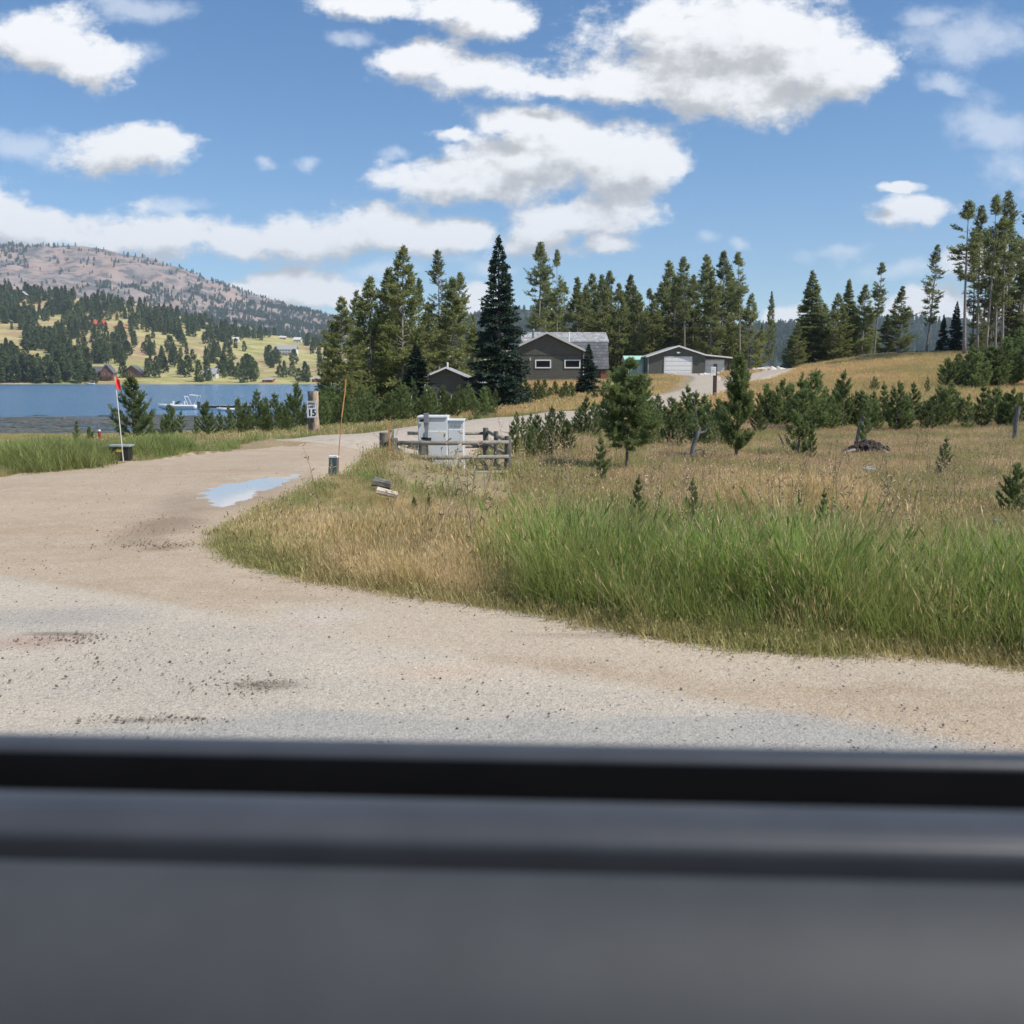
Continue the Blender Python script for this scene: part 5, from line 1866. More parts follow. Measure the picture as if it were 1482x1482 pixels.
# pale green shed
mx = ray(921, 530)[0] * 134
Ms = empty('green_shed', (mx, 134, zg(mx, 134)), 0, 'pale mint green shed between the grey house and the garage', 'shed')
mz = Ms.location.z
zt = P(0, 514.5, 134)[2] - mz
MB().box(-1.35, 0.95, 0.1, 3.0, -0.4, zt - 0.45).build('wall', M['mint_roof'], Ms)
MB().prism_x([(-0.25, zt - 0.5), (1.5, zt), (1.5, zt - 0.1), (-0.25, zt - 0.6)], -1.6, 1.25).prism_x([(1.5, zt), (3.2, zt - 0.5), (3.2, zt - 0.6), (1.5, zt - 0.1)], -1.6, 1.25).build('roof', M['mint_roof'], Ms)
MB().box(0.1, 0.75, 0.04, 0.097, 0, 1.5).build('door', M['white'], Ms)

# tan house half hidden on the rise
tx = ray(1204, 520)[0] * 150
Tn = empty('tan_house', (tx, 150, zg(tx, 150)), R(8), 'tan house glimpsed between the dark clumps of trees on the rise', 'house')
MB().box(-3.5, 3.5, 0, 6, -1, 2.4).build('wall', M['tan_wall'], Tn)
MB().prism_x([(-0.5, 2.3), (3, 4.0), (6.5, 2.3), (6.5, 2.15), (3, 3.85), (-0.5, 2.15)], -4, 4).build('roof', plain('dull_pink_roof', (0.33, 0.21, 0.17), 0.8), Tn)
window(Tn, -1.0, 0.4, 0.9, 1.9, 0)


def far_house(u, vb, wpx, hpx, name, wall, roofm, label, ridge='y', rz=0.0, rooffrac=0.45, storeys=1, chim=False, porch=False, depth=0.8):
    """a house standing on the slope across the lake; sizes in view px at its distance"""
    t = hill_t(u, vb)
    p0 = hill_at(u, t)
    k = p0[1] / 1482
    W, Hh = wpx * k, hpx * k
    ru, rh = W / 2, Hh * rooffrac
    zz = Hh - rh
    o = empty(name, (p0[0], p0[1], p0[2] - 0.2), rz, label, 'house')
    Dp = W * depth
    if ridge == 'y':
        MB().prism([(-ru, -2), (ru, -2), (ru, zz), (0, Hh - 0.25), (-ru, zz)], 0, Dp).build('wall', wall, o)
        e = ru + W * 0.07
        ze = Hh - (Hh - zz) * (e / ru)
        r = MB().prism([(0, Hh), (e, ze), (e, ze - 0.25), (0, Hh - 0.25)], -W * 0.07, Dp + 0.6).prism([(0, Hh - 0.25), (-e, ze - 0.25), (-e, ze), (0, Hh)], -W * 0.07, Dp + 0.6).build('roof', roofm, o)
    else:
        MB().box(-ru, ru, 0, Dp, -2, zz).build('wall', wall, o)
        r = MB().prism_x([(-0.6, zz), (Dp / 2, Hh), (Dp + 0.6, zz), (Dp + 0.6, zz - 0.2), (Dp / 2, Hh - 0.2), (-0.6, zz - 0.2)], -ru - 0.5, ru + 0.5).build('roof', roofm, o)
    nwin = max(2, int(W / 3.2))
    for s in range(storeys):
        hh = zz / storeys
        for i in range(nwin):
            xc = -ru + W * (i + 0.5) / nwin
            if i == nwin // 2 and s == 0:
                MB().box(xc - 0.5, xc + 0.5, -0.06, -0.004, 0, min(2.1, hh * 0.85)).build('door', M['dark_wall'], o)
            else:
                window(o, xc - 0.6, xc + 0.6, s * hh + hh * 0.35, s * hh + hh * 0.8, 0, 0.12)
    if chim:
        MB().box(-ru * 0.45 - 0.5, -ru * 0.45 + 0.5, Dp * 0.2, Dp * 0.2 + 1, zz * 0.6, Hh + 1.2).build('chimney', M['concrete'], r)
    if porch:
        d = MB().box(-ru, ru, -2.6, -0.01, zz * 0.48, zz * 0.48 + 0.25)
        for i in range(5):
            xx = -ru + W * i / 4
            d.box(xx - 0.12, xx + 0.12, -2.6, -2.35, -1.5, zz * 0.48 + 1.2)
        d.box(-ru, ru, -2.55, -2.4, zz * 0.48 + 1.05, zz * 0.48 + 1.2)
        d.build('deck', M['log_wall'], o)
    return o


far_house(155, 551, 18, 24, 'lake_house', M['log_wall'], M['dark_roof'], 'two-storey brown log house with a deck and chimney on the far shore', storeys=2, chim=True, porch=True)
far_house(139, 550, 16, 20, 'garage_wing', M['dark_wall'], M['dark_roof'], 'dark grey-roofed annex just left of the two-storey log house', ridge='x')
far_house(191, 546, 27, 18, 'log_cabin', M['log_wall'], M['dark_roof'], 'wide reddish brown log cabin right of the two-storey log house on the far shore', rooffrac=0.55)
far_house(303, 548, 19, 15, 'grey_cabin', M['pale_wall'], M['grey_roof'], 'small pale cabin with a light grey roof on the far shore', ridge='x', rooffrac=0.55)
far_house(387, 553, 15, 6.5, 'red_shed', M['red_wall'], M['grey_roof'], 'left of the two long low red sheds on the far shore', ridge='x', rooffrac=0.35)
far_house(459, 553, 15, 7.5, 'red_shed', M['red_wall'], M['grey_roof'], 'right of the two long low red sheds on the far shore', ridge='x', rooffrac=0.35)
far_house(412, 513, 33, 15, 'big_white_house', M['white'], M['grey_roof'], 'large white two-storey house in the open meadow across the lake', ridge='x', storeys=2, rooffrac=0.4, porch=True, depth=0.45)
far_house(142, 473, 16, 9, 'red_roofed_house', M['dark_wall'], M['red_roof'], 'house with a bright red roof in the woods across the lake', ridge='x', rooffrac=0.6)
far_house(172, 479, 15, 9, 'tan_cabin', M['tan_wall'], M['red_roof'], 'tan cabin with a red-edged roof right of the bright red one', rooffrac=0.4)
far_house(4, 434, 20, 9, 'green_roofed_house', M['dark_wall'], M['green_roof'], 'house with a green roof at the left edge high on the slope', ridge='x', rooffrac=0.6)
far_house(31, 432, 12, 11, 'grey_house', M['dark_wall'], M['grey_roof'], 'small grey house among trees high on the slope right of the green roof')
far_house(409, 491, 9, 5, 'pale_house', M['tan_wall'], M['dirty_white'], 'little pale-roofed house above and left in the meadow by the large white house', ridge='x')
far_house(430, 495, 10, 8, 'white_house', M['pale_wall'], M['dirty_white'], 'little white-roofed house above and right in the meadow by the large white house', ridge='x')
far_house(341, 494, 8, 6, 'white_cabin', M['pale_wall'], M['dirty_white'], 'tiny white cabin at the edge of the upper woods across the lake', ridge='x')

# power poles on the far slope
for (u, v, hp, lab) in [(152, 505, 13, 'left of two wooden power poles on the slope across the lake'), (250, 508, 14, 'right of two wooden power poles on the slope across the lake')]:
    p0 = hill_at(u, hill_t(u, v))
    k = p0[1] / 1482
    o = empty('power_pole', tuple(p0), 0, lab, 'power pole')
    MB().tube([(0, 0, -1), (0, 0, hp * k)], [0.28, 0.2], 6).build('pole', M['old_wood'], o)
    MB().box(-1.3, 1.3, -0.15, 0.15, hp * k - 1.2, hp * k - 0.9).build('crossarm', M['old_wood'], o)

# ------------------------------------------------------------------ boat and dock
def hull(name, Lh, Wh, Hh, mat, parent):
    secs = 14
    V_, F_ = [], []
    for i in range(secs):
        s = i / (secs - 1)              # 0 stern, 1 bow
        w = Wh / 2 * (1 - max(0, (s - 0.45) / 0.55) ** 2.2) + 0.01
        sheer = Hh * (1 + 0.22 * s * s)
        keel = 0.0 + Hh * 0.75 * max(0, (s - 0.72) / 0.28) ** 2
        x = -Lh * s - (0.25 if s > 0.95 else 0)
        V_ += [(x, 0, keel - 0.25), (x, -w * 0.75, keel + 0.1 * Hh), (x, -w, sheer), (x, -w * 0.8, sheer + 0.03), (x, w * 0.8, sheer + 0.03), (x, w, sheer), (x, w * 0.75, keel + 0.1 * Hh)]
    for i in range(secs - 1):
        for j in range(7):
            if j == 3 and i < 8:
                continue
            a, b = i * 7 + j, i * 7 + (j + 1) % 7
            F_.append((a, b, b + 7, a + 7))
    F_.append((0, 1, 2, 3, 4, 5, 6)[::-1])
    return MB().add(V_, F_).build(name, mat, parent, True)


bp_ = P(286, 592.5, 168)
boat = empty('motorboat', (bp_[0], 168, WATER), 0, 'white open motorboat with a raised tower moored at the dock end', 'boat')
hull('hull', 6.1, 2.2, 0.72, M['boat_white'], boat)
MB().box(-4.2, -0.2, -1.115, -1.10, 0.42, 0.52).build('stripe', M['boat_stripe'], boat)
MB().add([(-3.6, -0.85, 0.78), (-3.6, 0.85, 0.78), (-2.9, 0.8, 1.35), (-2.9, -0.8, 1.35), (-3.57, -0.85, 0.78), (-3.57, 0.85, 0.78), (-2.87, 0.8, 1.35), (-2.87, -0.8, 1.35)],
         [(0, 1, 2, 3), (7, 6, 5, 4), (0, 3, 7, 4), (1, 5, 6, 2), (3, 2, 6, 7), (0, 4, 5, 1)]).build('windscreen', M['glass'], boat)
tw = MB()
for yy in (-0.95, 0.95):
    tw.tube([(-0.2, yy, 0.8), (0.35, yy * 0.9, 2.15), (-1.0, yy * 0.85, 2.35)], 0.06, 6)
    tw.tube([(-1.3, yy, 0.8), (-1.8, yy * 0.9, 2.1)], 0.05, 6)
tw.tube([(-1.0, -0.8, 2.35), (-1.0, 0.8, 2.35)], 0.05, 6).tube([(-1.8, -0.85, 2.1), (-1.8, 0.85, 2.1)], 0.05, 6)
tw.build('tower', M['white'], boat)
for sx2 in (-2.2, -4.0):
    MB().box(sx2 - 0.3, sx2 + 0.3, -0.7, -0.1, 0.75, 0.95).box(sx2 + 0.15, sx2 + 0.3, -0.7, -0.1, 0.95, 1.35).build('seat', M['boat_white'], boat)
MB().box(0.02, 0.45, -0.22, 0.22, 0.2, 1.25).tube([(0.25, 0, 0.2), (0.25, 0, -0.4)], 0.09, 6).build('outboard_motor', M['boat_stripe'], boat)
dk = empty('dock', (bp_[0] + 0.9, 167.6, WATER), 0, 'long narrow wooden dock running right from the motorboat', 'dock')
d = MB()
for i in range(60):
    d.box(0.2 * i * 1.0, 0.2 * i + 0.18, -0.8, 0.8, 0.62, 0.68)
d.build('deck', M['dock_wood'], dk)
MB().box(0, 12, -0.82, -0.76, 0.22, 0.615).box(0, 12, 0.76, 0.82, 0.22, 0.615).build('side_beam', M['dock_dark'], dk)
for i in range(5):
    MB().tube([(0.3 + i * 2.8, -0.9, -1.2), (0.3 + i * 2.8, -0.9, 1.05)], 0.07, 8).build('pile', M['old_wood'], dk)
wb = empty('white_rowboat', (P(352, 594, 160)[0], 160, WATER), R(4), 'low white boat half hidden by young pines at the landward end of the dock', 'boat')
hull('hull', 3.8, 1.3, 0.42, M['boat_white'], wb)
MB().box(-2.2, -1.9, -0.5, 0.5, 0.3, 0.36).build('seat', M['dock_wood'], wb)
pf = P(142, 556.6, 714)
fb = empty('moored_boat', (pf[0], 708, WATER), R(-6), 'tiny white boat moored on the far shore below the log house', 'boat')
hull('hull', 5.8, 2.0, 0.8, M['boat_white'], fb)
MB().box(-2.6, -1.0, -0.8, 0.8, 0.85, 1.9).build('cabin', M['boat_stripe'], fb)

# ------------------------------------------------------------------ fenced cabinet
EX0, EY0 = ray(562, 660)[0] * 21.4, 21.4
gl = lambda x, y: zg(x, y)
FL = (ray(556, 650)[0] * 21.6, 21.6)
FR = (ray(735, 650)[0] * 21.8, 21.8)
BR = (ray(703, 630)[0] * 25.4, 25.4)
BL = (ray(566, 630)[0] * 25.6, 25.6)
z0 = zg(*FR)
fence = empty('rail_fence', (FR[0] - 1.4, FR[1], z0), 0, 'weathered pole-rail enclosure around the grey utility cabinet', 'fence')
ox, oy, oz = fence.location
oz = z0


def lp(x, y, z):
    return (x - ox, y - oy, z - oz)


def row_z(v, Y):
    return P(741, v, Y)[2]


def fpost(xy, vtop, r=0.085, nm='post', mat='post_wood', lean=0.0):
    x, y = xy
    zt = row_z(vtop, y)
    g = zg(x, y)
    MB().tube([lp(x, y, g - 0.2), lp(x + lean * 0.5, y, (g + zt) / 2), lp(x + lean, y, zt)], [r * 1.08, r, r * 0.97], 12).build(nm, M[mat], fence, True, bevel=0.01)


fpost(FL, 626, 0.10)
fpost((FL[0] + 0.20, FL[1] - 0.15), 634, 0.11)
fpost(FR, 631, 0.075)
fpost(BR, 619, 0.07)
mid_r = ((FR[0] + BR[0]) / 2, (FR[1] + BR[1]) / 2)
fpost((ray(718, 640)[0] * 23.8, 23.8), 624, 0.055)
fpost(BL, 622, 0.07)
gp = (ray(610, 660)[0] * 21.75, 21.75)
fpost(gp, 640, 0.055)


def frail(a, va, b, vb, r=0.05):
    za, zb_ = row_z(va, a[1]), row_z(vb, b[1])
    A_, B_ = Vector(lp(a[0], a[1], za)), Vector(lp(b[0], b[1], zb_))
    mid = (A_ + B_) / 2 + Vector((0, 0, -0.012))
    MB().tube([A_, mid, B_], [r, r * 0.93, r * 0.86], 10).build('rail', M['rail_wood'], fence, True)


fy = -0.10
fl, fr = (FL[0] + 0.15, FL[1] + fy - 0.08), (FR[0] + 0.02, FR[1] + fy)
frail(fl, 641, fr, 640, 0.050)
frail(fl, 662, fr, 661, 0.050)
frail((fl[0] + 0.1, fl[1]), 684, (fr[0], fr[1]), 683, 0.040)
frail((FL[0] + 0.1, 25.5), 627, (BR[0], BR[1] + 0.1), 627, 0.045)
frail((FL[0] + 0.1, 25.5), 646, (BR[0], BR[1] + 0.1), 646, 0.045)
frail((FL[0] + 0.1, 25.5), 662, (BR[0], BR[1] + 0.1), 663, 0.04)
frail((FR[0] + 0.06, FR[1]), 639, (BR[0] + 0.06, BR[1]), 625, 0.048)
frail((FR[0] + 0.06, FR[1]), 660, (BR[0] + 0.06, BR[1]), 643, 0.048)
frail((FR[0] + 0.06, FR[1]), 682, (BR[0] + 0.06, BR[1]), 663, 0.045)
frail((FL[0] + 0.05, FL[1]), 640, (BL[0], BL[1]), 627, 0.045)
frail((FL[0] + 0.05, FL[1]), 661, (BL[0], BL[1]), 646, 0.045)
frail((fl[0] + 0.05, fl[1] + 0.02), 644, (gp[0], gp[1] - 0.08), 681, 0.045)
frail((fl[0], fl[1] + 0.35), 655, (gp[0], gp[1] + 0.2), 659, 0.035)

CY = 22.9
ck = CY / 1482
cx0 = ray(605, 640)[0] * CY
cxm = ray(648, 640)[0] * CY
cx1 = ray(671, 640)[0] * CY
czb = zg((cx0 + cx1) / 2, CY) - 0.02
ztm = row_z(603.5, CY) - czb
ztr = row_z(608.5, CY) - czb
cab = empty('utility_cabinet', ((cx0 + cx1) / 2, CY, czb), 0, 'pale grey utility cabinet inside the pole-rail enclosure', 'utility cabinet')
lx0, lxm, lx1 = cx0 - cab.location.x, cxm - cab.location.x, cx1 - cab.location.x
MB().box(lx0, lxm - 0.003, 0, 0.75, 0, ztm - 0.02).build('main_body', M['cabinet'], cab, bevel=0.015)
MB().box(lxm, lx1, 0.05, 0.75, 0, ztr - 0.02).build('side_body', M['cabinet'], cab, bevel=0.015)
MB().box(lx0 - 0.015, lxm - 0.001, -0.03, 0.78, ztm - 0.02, ztm + 0.02).build('lid', M['cabinet'], cab, bevel=0.008)
MB().box(lxm + 0.001, lx1 + 0.015, 0.02, 0.78, ztr - 0.02, ztr + 0.015).build('lid', M['cabinet'], cab, bevel=0.008)
dleft = ray(615, 640)[0] * CY - cab.location.x
MB().box(dleft, lxm - 0.02, -0.022, -0.002, 0.08, ztm - 0.32).build('door', M['cabinet'], cab, bevel=0.006)
MB().box(lxm + 0.015, lx1 - 0.015, 0.03, 0.048, 0.10, ztr - 0.2).build('door', M['cabinet'], cab, bevel=0.006)
v_ = MB()
for j in range(3):
    v_.box(lxm + 0.04 + j * 0.095, lxm + 0.11 + j * 0.095, 0.034, 0.048, ztr - 0.14, ztr - 0.10)
v_.build('vent', M['cabinet_dark'], cab)
MB().box(ray(627, 640)[0] * CY - cab.location.x, ray(649, 640)[0] * CY - cab.location.x, -0.034, -0.023, 0.125, 0.155).build('handle', M['cabinet_dark'], cab)
mxx = ray(618, 640)[0] * CY - cab.location.x
MB().box(mxx - 0.055, mxx + 0.055, -0.20, -0.10, ztm - 0.13, ztm + 0.09).build('meter_box', M['grey_metal'], cab, bevel=0.008)
MB().prism([(mxx - 0.055, ztm - 0.13), (mxx - 0.02, ztm - 0.44), (mxx + 0.03, ztm - 0.44), (mxx + 0.055, ztm - 0.13)][::-1], -0.17, -0.11).build('conduit', M['grey_metal'], cab)
MB().box(mxx - 0.14, mxx - 0.056, -0.16, -0.03, ztm - 0.10, ztm - 0.05).build('bracket', M['black_plastic'], cab)
MB().box(mxx - 0.12, mxx - 0.02, -0.12, -0.023, ztm - 0.50, ztm - 0.45).box(mxx - 0.02, mxx + 0.10, -0.10, -0.023, ztm - 0.50, ztm - 0.46).tube([(mxx + 0.03, -0.08, ztm - 0.53), (mxx + 0.10, -0.08, ztm - 0.53)], 0.02, 6).build('latch', M['black_plastic'], cab)
MB().box(mxx - 0.03, mxx + 0.03, -0.09, -0.024, 0, ztm - 0.44).build('mounting_post', M['post_wood'], cab)

# orange marker stake on the enclosure corner
sx2, sy2 = ray(565, 650)[0] * 20.9, 20.9
o = empty('marker_stake', (sx2, sy2, zg(sx2, sy2)), 0, 'thin orange marker stake leaning on the left post of the enclosure', 'marker stake')
g = o.location.z
zt = row_z(612, sy2) - g
zm = row_z(651, sy2) - g
MB().box(-0.028, 0.028, -0.012, 0.0, 0.12, zm).build('sleeve', M['orange'], o).rotation_euler = (0, R(-3), 0)
MB().box(-0.019, 0.019, 0.001, 0.010, -0.1, zt).build('stake', M['rust_orange'], o).rotation_euler = (0, R(-3), 0)

# green telephone pedestal with its marker rod
px, py = ray(482, 680)[0] * 16.4, 16.4
ped = empty('cable_pedestal', (px, py, zg(px, py)), R(-6), 'grey-green square cable pedestal with a white cap at the road corner', 'pedestal')
g = ped.location.z
zt = row_z(660.5, py) - g
MB().box(-0.07, 0.07, -0.06, 0.06, -0.15, zt - 0.02).build('body', M['pedestal'], ped, bevel=0.008)
MB().box(-0.078, 0.078, -0.068, 0.068, zt - 0.018, zt + 0.012).build('cap', M['white'], ped, bevel=0.006)
MB().box(-0.05, 0.05, -0.066, -0.061, zt - 0.35, zt - 0.08).build('cover_plate', M['pedestal'], ped)
ped.rotation_euler = (0, R(4), R(-6))
rx, ry = ray(489, 690)[0] * 16.3, 16.3
rod = empty('marker_rod', (rx, ry, zg(rx, ry)), 0, 'tall thin faded red marker rod bowing up beside the cable pedestal', 'marker rod')
zt = row_z(548, ry) - rod.location.z
dx = ray(501, 560)[0] * ry - rx
MB().tube([(dx * 0.0, 0, -0.1), (dx * 0.18, 0, zt * 0.3), (dx * 0.5, 0, zt * 0.62)], [0.009, 0.008, 0.007], 6).build('lower_rod', M['rod_red'], rod)
MB().tube([(dx * 0.5, 0, zt * 0.62), (dx * 0.86, 0, zt * 0.86), (dx * 1.0, 0, zt)], [0.010, 0.009, 0.008], 6).build('upper_sleeve', M['rust_orange'], rod)

# speed limit post
px, py = ray(454, 620)[0] * 33, 33
sp = empty('speed_limit_post', (px, py, zg(px, py)), 0, 'broad weathered timber post carrying a SPEED LIMIT 15 sign', 'sign post')
g = sp.location.z
k = 33 / 1482
zt = row_z(566.5, 33) - g
ns = 14
V_, F_ = [], []
r = random.Random(4)
lv = 9
for i in range(lv):
    h = -0.2 + (zt + 0.2) * i / (lv - 1)
    for j in range(ns):
        a = 2 * PI * j / ns
        rr = 0.175 * (1 + r.uniform(-0.10, 0.07)) * (1.06 - 0.06 * i / lv)
        V_.append((rr * math.cos(a) + 0.012 * math.sin(i), 0.8 * rr * math.sin(a), h + (r.uniform(-0.015, 0.015) if i == lv - 1 else 0)))
for i in range(lv - 1):
    for j in range(ns):
        F_.append((i * ns + j, i * ns + (j + 1) % ns, (i + 1) * ns + (j + 1) % ns, (i + 1) * ns + j))
F_.append(tuple((lv - 1) * ns + j for j in range(ns)))
mpw, nt, pr, out = material('split_post_timber')
pos = N(nt, 'ShaderNodeTexCoord').outputs['Object']
stv = N(nt, 'ShaderNodeVectorMath', operation='MULTIPLY')
L(nt, pos, stv.inputs[0])
stv.inputs[1].default_value = (9, 9, 1.3)
nn = noise(nt, stv.outputs[0], 1.6, 6, 0.7)
sxn = N(nt, 'ShaderNodeSeparateXYZ')
L(nt, pos, sxn.inputs[0])
bare = ramp(nt, math_n(nt, 'ADD', sxn.outputs[0], math_n(nt, 'MULTIPLY', math_n(nt, 'SUBTRACT', nn, 0.5), 0.35)), 0.0, 0.06)
c = mix(nt, ramp(nt, nn, 0.35, 0.7), (0.075, 0.07, 0.062), (0.20, 0.185, 0.165))
c = mix(nt, bare, c, mix(nt, ramp(nt, nn, 0.4, 0.65), (0.50, 0.38, 0.26), (0.16, 0.12, 0.09)))
set_in(nt, pr, 'Base Color', c)
pr.inputs['Roughness'].default_value = 0.9
MB().add(V_, F_).build('post', mpw, sp, True)
sw, sh_ = 21 * 0.66 * k, 27.5 * 0.66 * k
szc = row_z(594, 33) - g - 0.0
w2, h2 = 0.165, 0.27
szc = row_z(592.5, 33) - g
plate = MB().box(-w2 - 0.01, w2 - 0.01, -0.185, -0.176, szc - h2, szc + h2).build('sign_plate', M['sign_white'], sp, bevel=0.004)


def text(s, size, loc, mat, parent, name='lettering', bold=0.0, depth=0.002, xs=1.0):
    cu = bpy.data.curves.new(name, 'FONT')
    cu.body = s
    cu.size = size
    cu.align_x = 'CENTER'
    cu.align_y = 'CENTER'
    cu.extrude = depth
    cu.offset = bold
    t = bpy.data.objects.new(name, cu)
    C.objects.link(t)
    bpy.context.view_layer.update()
    me = bpy.data.meshes.new_from_object(t.evaluated_get(bpy.context.evaluated_depsgraph_get()))
    bpy.data.objects.remove(t)
    me.materials.clear()
    me.materials.append(mat)
    o = link(name, me, parent)
    o.location = loc
    o.rotation_euler = (PI / 2, 0, 0)
    o.scale = (xs, 1, 1)
    return o


text('SPEED', 0.105, (-0.01, -0.188, szc + 0.185), M['ink'], plate, 'speed_lettering', 0.002, xs=0.85)
text('LIMIT', 0.105, (-0.01, -0.188, szc + 0.085), M['ink'], plate, 'limit_lettering', 0.002, xs=0.9)
text('15', 0.29, (-0.01, -0.188, szc - 0.11), M['ink'], plate, 'number_lettering', 0.010, xs=0.95)
b_ = MB()
b_.box(-w2, w2 - 0.02, -0.1872, -0.1852, szc + h2 - 0.022, szc + h2 - 0.014).box(-w2, w2 - 0.02, -0.1872, -0.1852, szc - h2 + 0.014, szc - h2 + 0.022)
b_.box(-w2, -w2 + 0.008, -0.1872, -0.1852, szc - h2 + 0.022, szc + h2 - 0.022).box(w2 - 0.028, w2 - 0.02, -0.1872, -0.1852, szc - h2 + 0.022, szc + h2 - 0.022)
b_.build('border', M['ink'], plate)
MB().tube([(0.14, -0.1, szc - 0.62), (0.26, -0.16, szc - 0.60)], [0.018, 0.008], 5).build('splinter', M['pale_wood'], sp)

# drive sign post
px, py = ray(1034.5, 560)[0] * 60, 60
dp = empty('driveway_sign_post', (px, py, zg(px, py)), 0, 'dark post with a small white notice beside the drive', 'sign post')
g = dp.location.z
zt = row_z(526.5, 60) - g
MB().box(-0.10, 0.10, -0.10, 0.10, -0.3, zt).build('post', M['maroon_post'], dp, bevel=0.02)
MB().box(-0.27, 0.02, -0.135, -0.105, row_z(543.5, 60) - g, row_z(531, 60) - g).build('notice_board', M['sign_white'], dp, bevel=0.005)
nb_ = MB()
for j, zz in enumerate((0.10, 0.18, 0.25, 0.32)):
    nb_.box(-0.24, -0.02 - 0.03 * (j % 2), -0.1385, -0.1365, row_z(531, 60) - g - zz - 0.02, row_z(531, 60) - g - zz)
nb_.build('faded_lines', M['cabinet_dark'], dp)

# flagged box by the lake
px, py = ray(174, 650)[0] * 19.9, 19.9
bx_ = empty('splice_box', (px, py, zg(px, py) + 0.05), R(4), 'low grey-lidded splice box with a yellow label beside the flagged rod', 'utility box')
MB().box(-0.19, 0.19, -0.14, 0.14, -0.2, 0.20).build('body', M['black_plastic'], bx_, bevel=0.01)
MB().box(-0.23, 0.23, -0.17, 0.17, 0.204, 0.245).build('lid', M['boxlid'], bx_, bevel=0.01)
MB().box(-0.03, 0.07, -0.146, -0.142, 0.11, 0.17).build('label_plate', M['yellow'], bx_)
rx, ry = ray(178, 650)[0] * 19.6, 19.6
fl_ = empty('flag_rod', (rx, ry, zg(rx, ry)), 0, 'thin white rod topped with a red flag in front of the bushy young pine', 'marker flag')
g = fl_.location.z
zt = row_z(545, ry) - g
dx = ray(167, 560)[0] * ry - rx
MB().tube([(0, 0, -0.1), (dx * 0.5, 0, zt * 0.5), (dx, 0, zt)], [0.010, 0.009, 0.007], 6).build('rod', M['rod_white'], fl_)
# flag: a slightly folded thick sheet
fv = []
for i in range(5):
    s = i / 4
    for zq in (0, -0.21):
        fv.append((dx + 0.005 + s * 0.085 + (0.02 if zq else 0), 0.018 * math.sin(s * 5 + zq * 8), zt - 0.01 + zq - 0.05 * s))
ff = [(2 * i, 2 * i + 1, 2 * i + 3, 2 * i + 2) for i in range(4)]
fo = MB().add(fv, ff).build('flag', M['flag_red'], fl_)
so = fo.modifiers.new('thickness', 'SOLIDIFY')
so.thickness = 0.003
px, py = ray(144.5, 640)[0] * 31, 31
rp_ = empty('red_marker_post', (px, py, zg(px, py)), 0, 'short dark red marker post in the shore grass', 'marker post')
zt = row_z(624, 31) - rp_.location.z
MB().tube([(0, 0, -0.2), (0, 0, zt)], 0.042, 10).build('post', M['post_red'], rp_)
MB().tube([(0, 0, zt), (0, 0, zt + 0.05)], [0.05, 0.03], 10).build('cap', M['dirty_white'], rp_)
MB().tube([(0.0, 0.0, zt + 0.05), (-0.01, 0.0, zt + 0.24)], 0.008, 5).build('wire', M['grey_metal'], rp_)

# ------------------------------------------------------------------ wood lying and standing in the meadow
def log(name, pts, rad, mat, label, cat, n=9, rough=0.12, seed=1):
    r = random.Random(seed)
    c = Vector(pts[0])
    mb = MB().tube([Vector(p) - c for p in pts], rad, n)
    mb.v = [tuple(Vector(v) + Vector((r.uniform(-1, 1), r.uniform(-1, 1), r.uniform(-1, 1))) * (rad[0] if isinstance(rad, (list, tuple)) else rad) * rough) for v in mb.v]
    o = mb.build(name, mat, None, False)
    o.location = c
    return tag(o, label, cat)


def gp_(u, v, dz=0.0, lo=4, hi=70):
    """the ground point seen at view point u, v"""
    a, b = ray(u, v)
    for _ in range(50):
        m = (lo + hi) / 2
        if CAMH + b * m > zg(a * m, m): lo = m
        else: hi = m
    return Vector((a * lo, lo, zg(a * lo, lo) + dz))


b0 = gp_(1238, 654)
log('fence_post', [b0 - Vector((0, 0, 0.2)), Vector(P(1243, 625, b0.y)), Vector(P(1249, 601, b0.y))], [0.075, 0.07, 0.062], M['grey_wood'], 'leaning grey fence post behind the charred stump', 'fence post', seed=2)
b0 = gp_(1468, 642)
log('fence_post', [b0 - Vector((0, 0, 0.2)), Vector(P(1470, 615, b0.y)), Vector(P(1474, 588, b0.y))], [0.075, 0.07, 0.065], M['grey_wood'], 'upright grey fence post near the right edge of the view', 'fence post', seed=3)
b0 = gp_(1000, 670)
ls = empty('leaning_stump', tuple(b0), 0, 'leaning grey dead trunk with a curled root between the two larger young pines', 'dead trunk')
B0 = Vector(b0)
q1 = lambda u, v: Vector(P(u, v, b0.y)) - B0
MB().tube([q1(999, 672), q1(1003, 648), q1(1009, 630), q1(1013, 618)], [0.07, 0.06, 0.055, 0.035], 9).build('trunk', M['grey_wood'], ls)
MB().tube([q1(1009, 628), q1(1020, 625), q1(1026, 616)], [0.035, 0.03, 0.012], 7).build('broken_limb', M['grey_wood'], ls)
MB().tube([q1(1005, 652), q1(1016, 650), q1(1021, 658), q1(1015, 666), q1(1006, 663)], [0.018, 0.016, 0.014, 0.012, 0.008], 7).build('curled_root', M['grey_wood'], ls)
b0 = gp_(1024, 648)
log('dead_stick', [b0, Vector(P(1023, 620, b0.y)), Vector(P(1021, 597, b0.y))], [0.028, 0.024, 0.012], M['pale_wood'], 'pale broken stick standing between the leaning trunk and the dense young pine', 'dead stick', 6, seed=5)
b0 = gp_(1012, 640)
log('dead_sapling', [b0, Vector(P(1008, 600, b0.y)), Vector(P(1003, 572, b0.y))], [0.022, 0.016, 0.008], M['grey_wood'], 'thin bare grey dead sapling above the leaning trunk', 'dead sapling', 6, seed=6)
b0 = gp_(1137, 652)
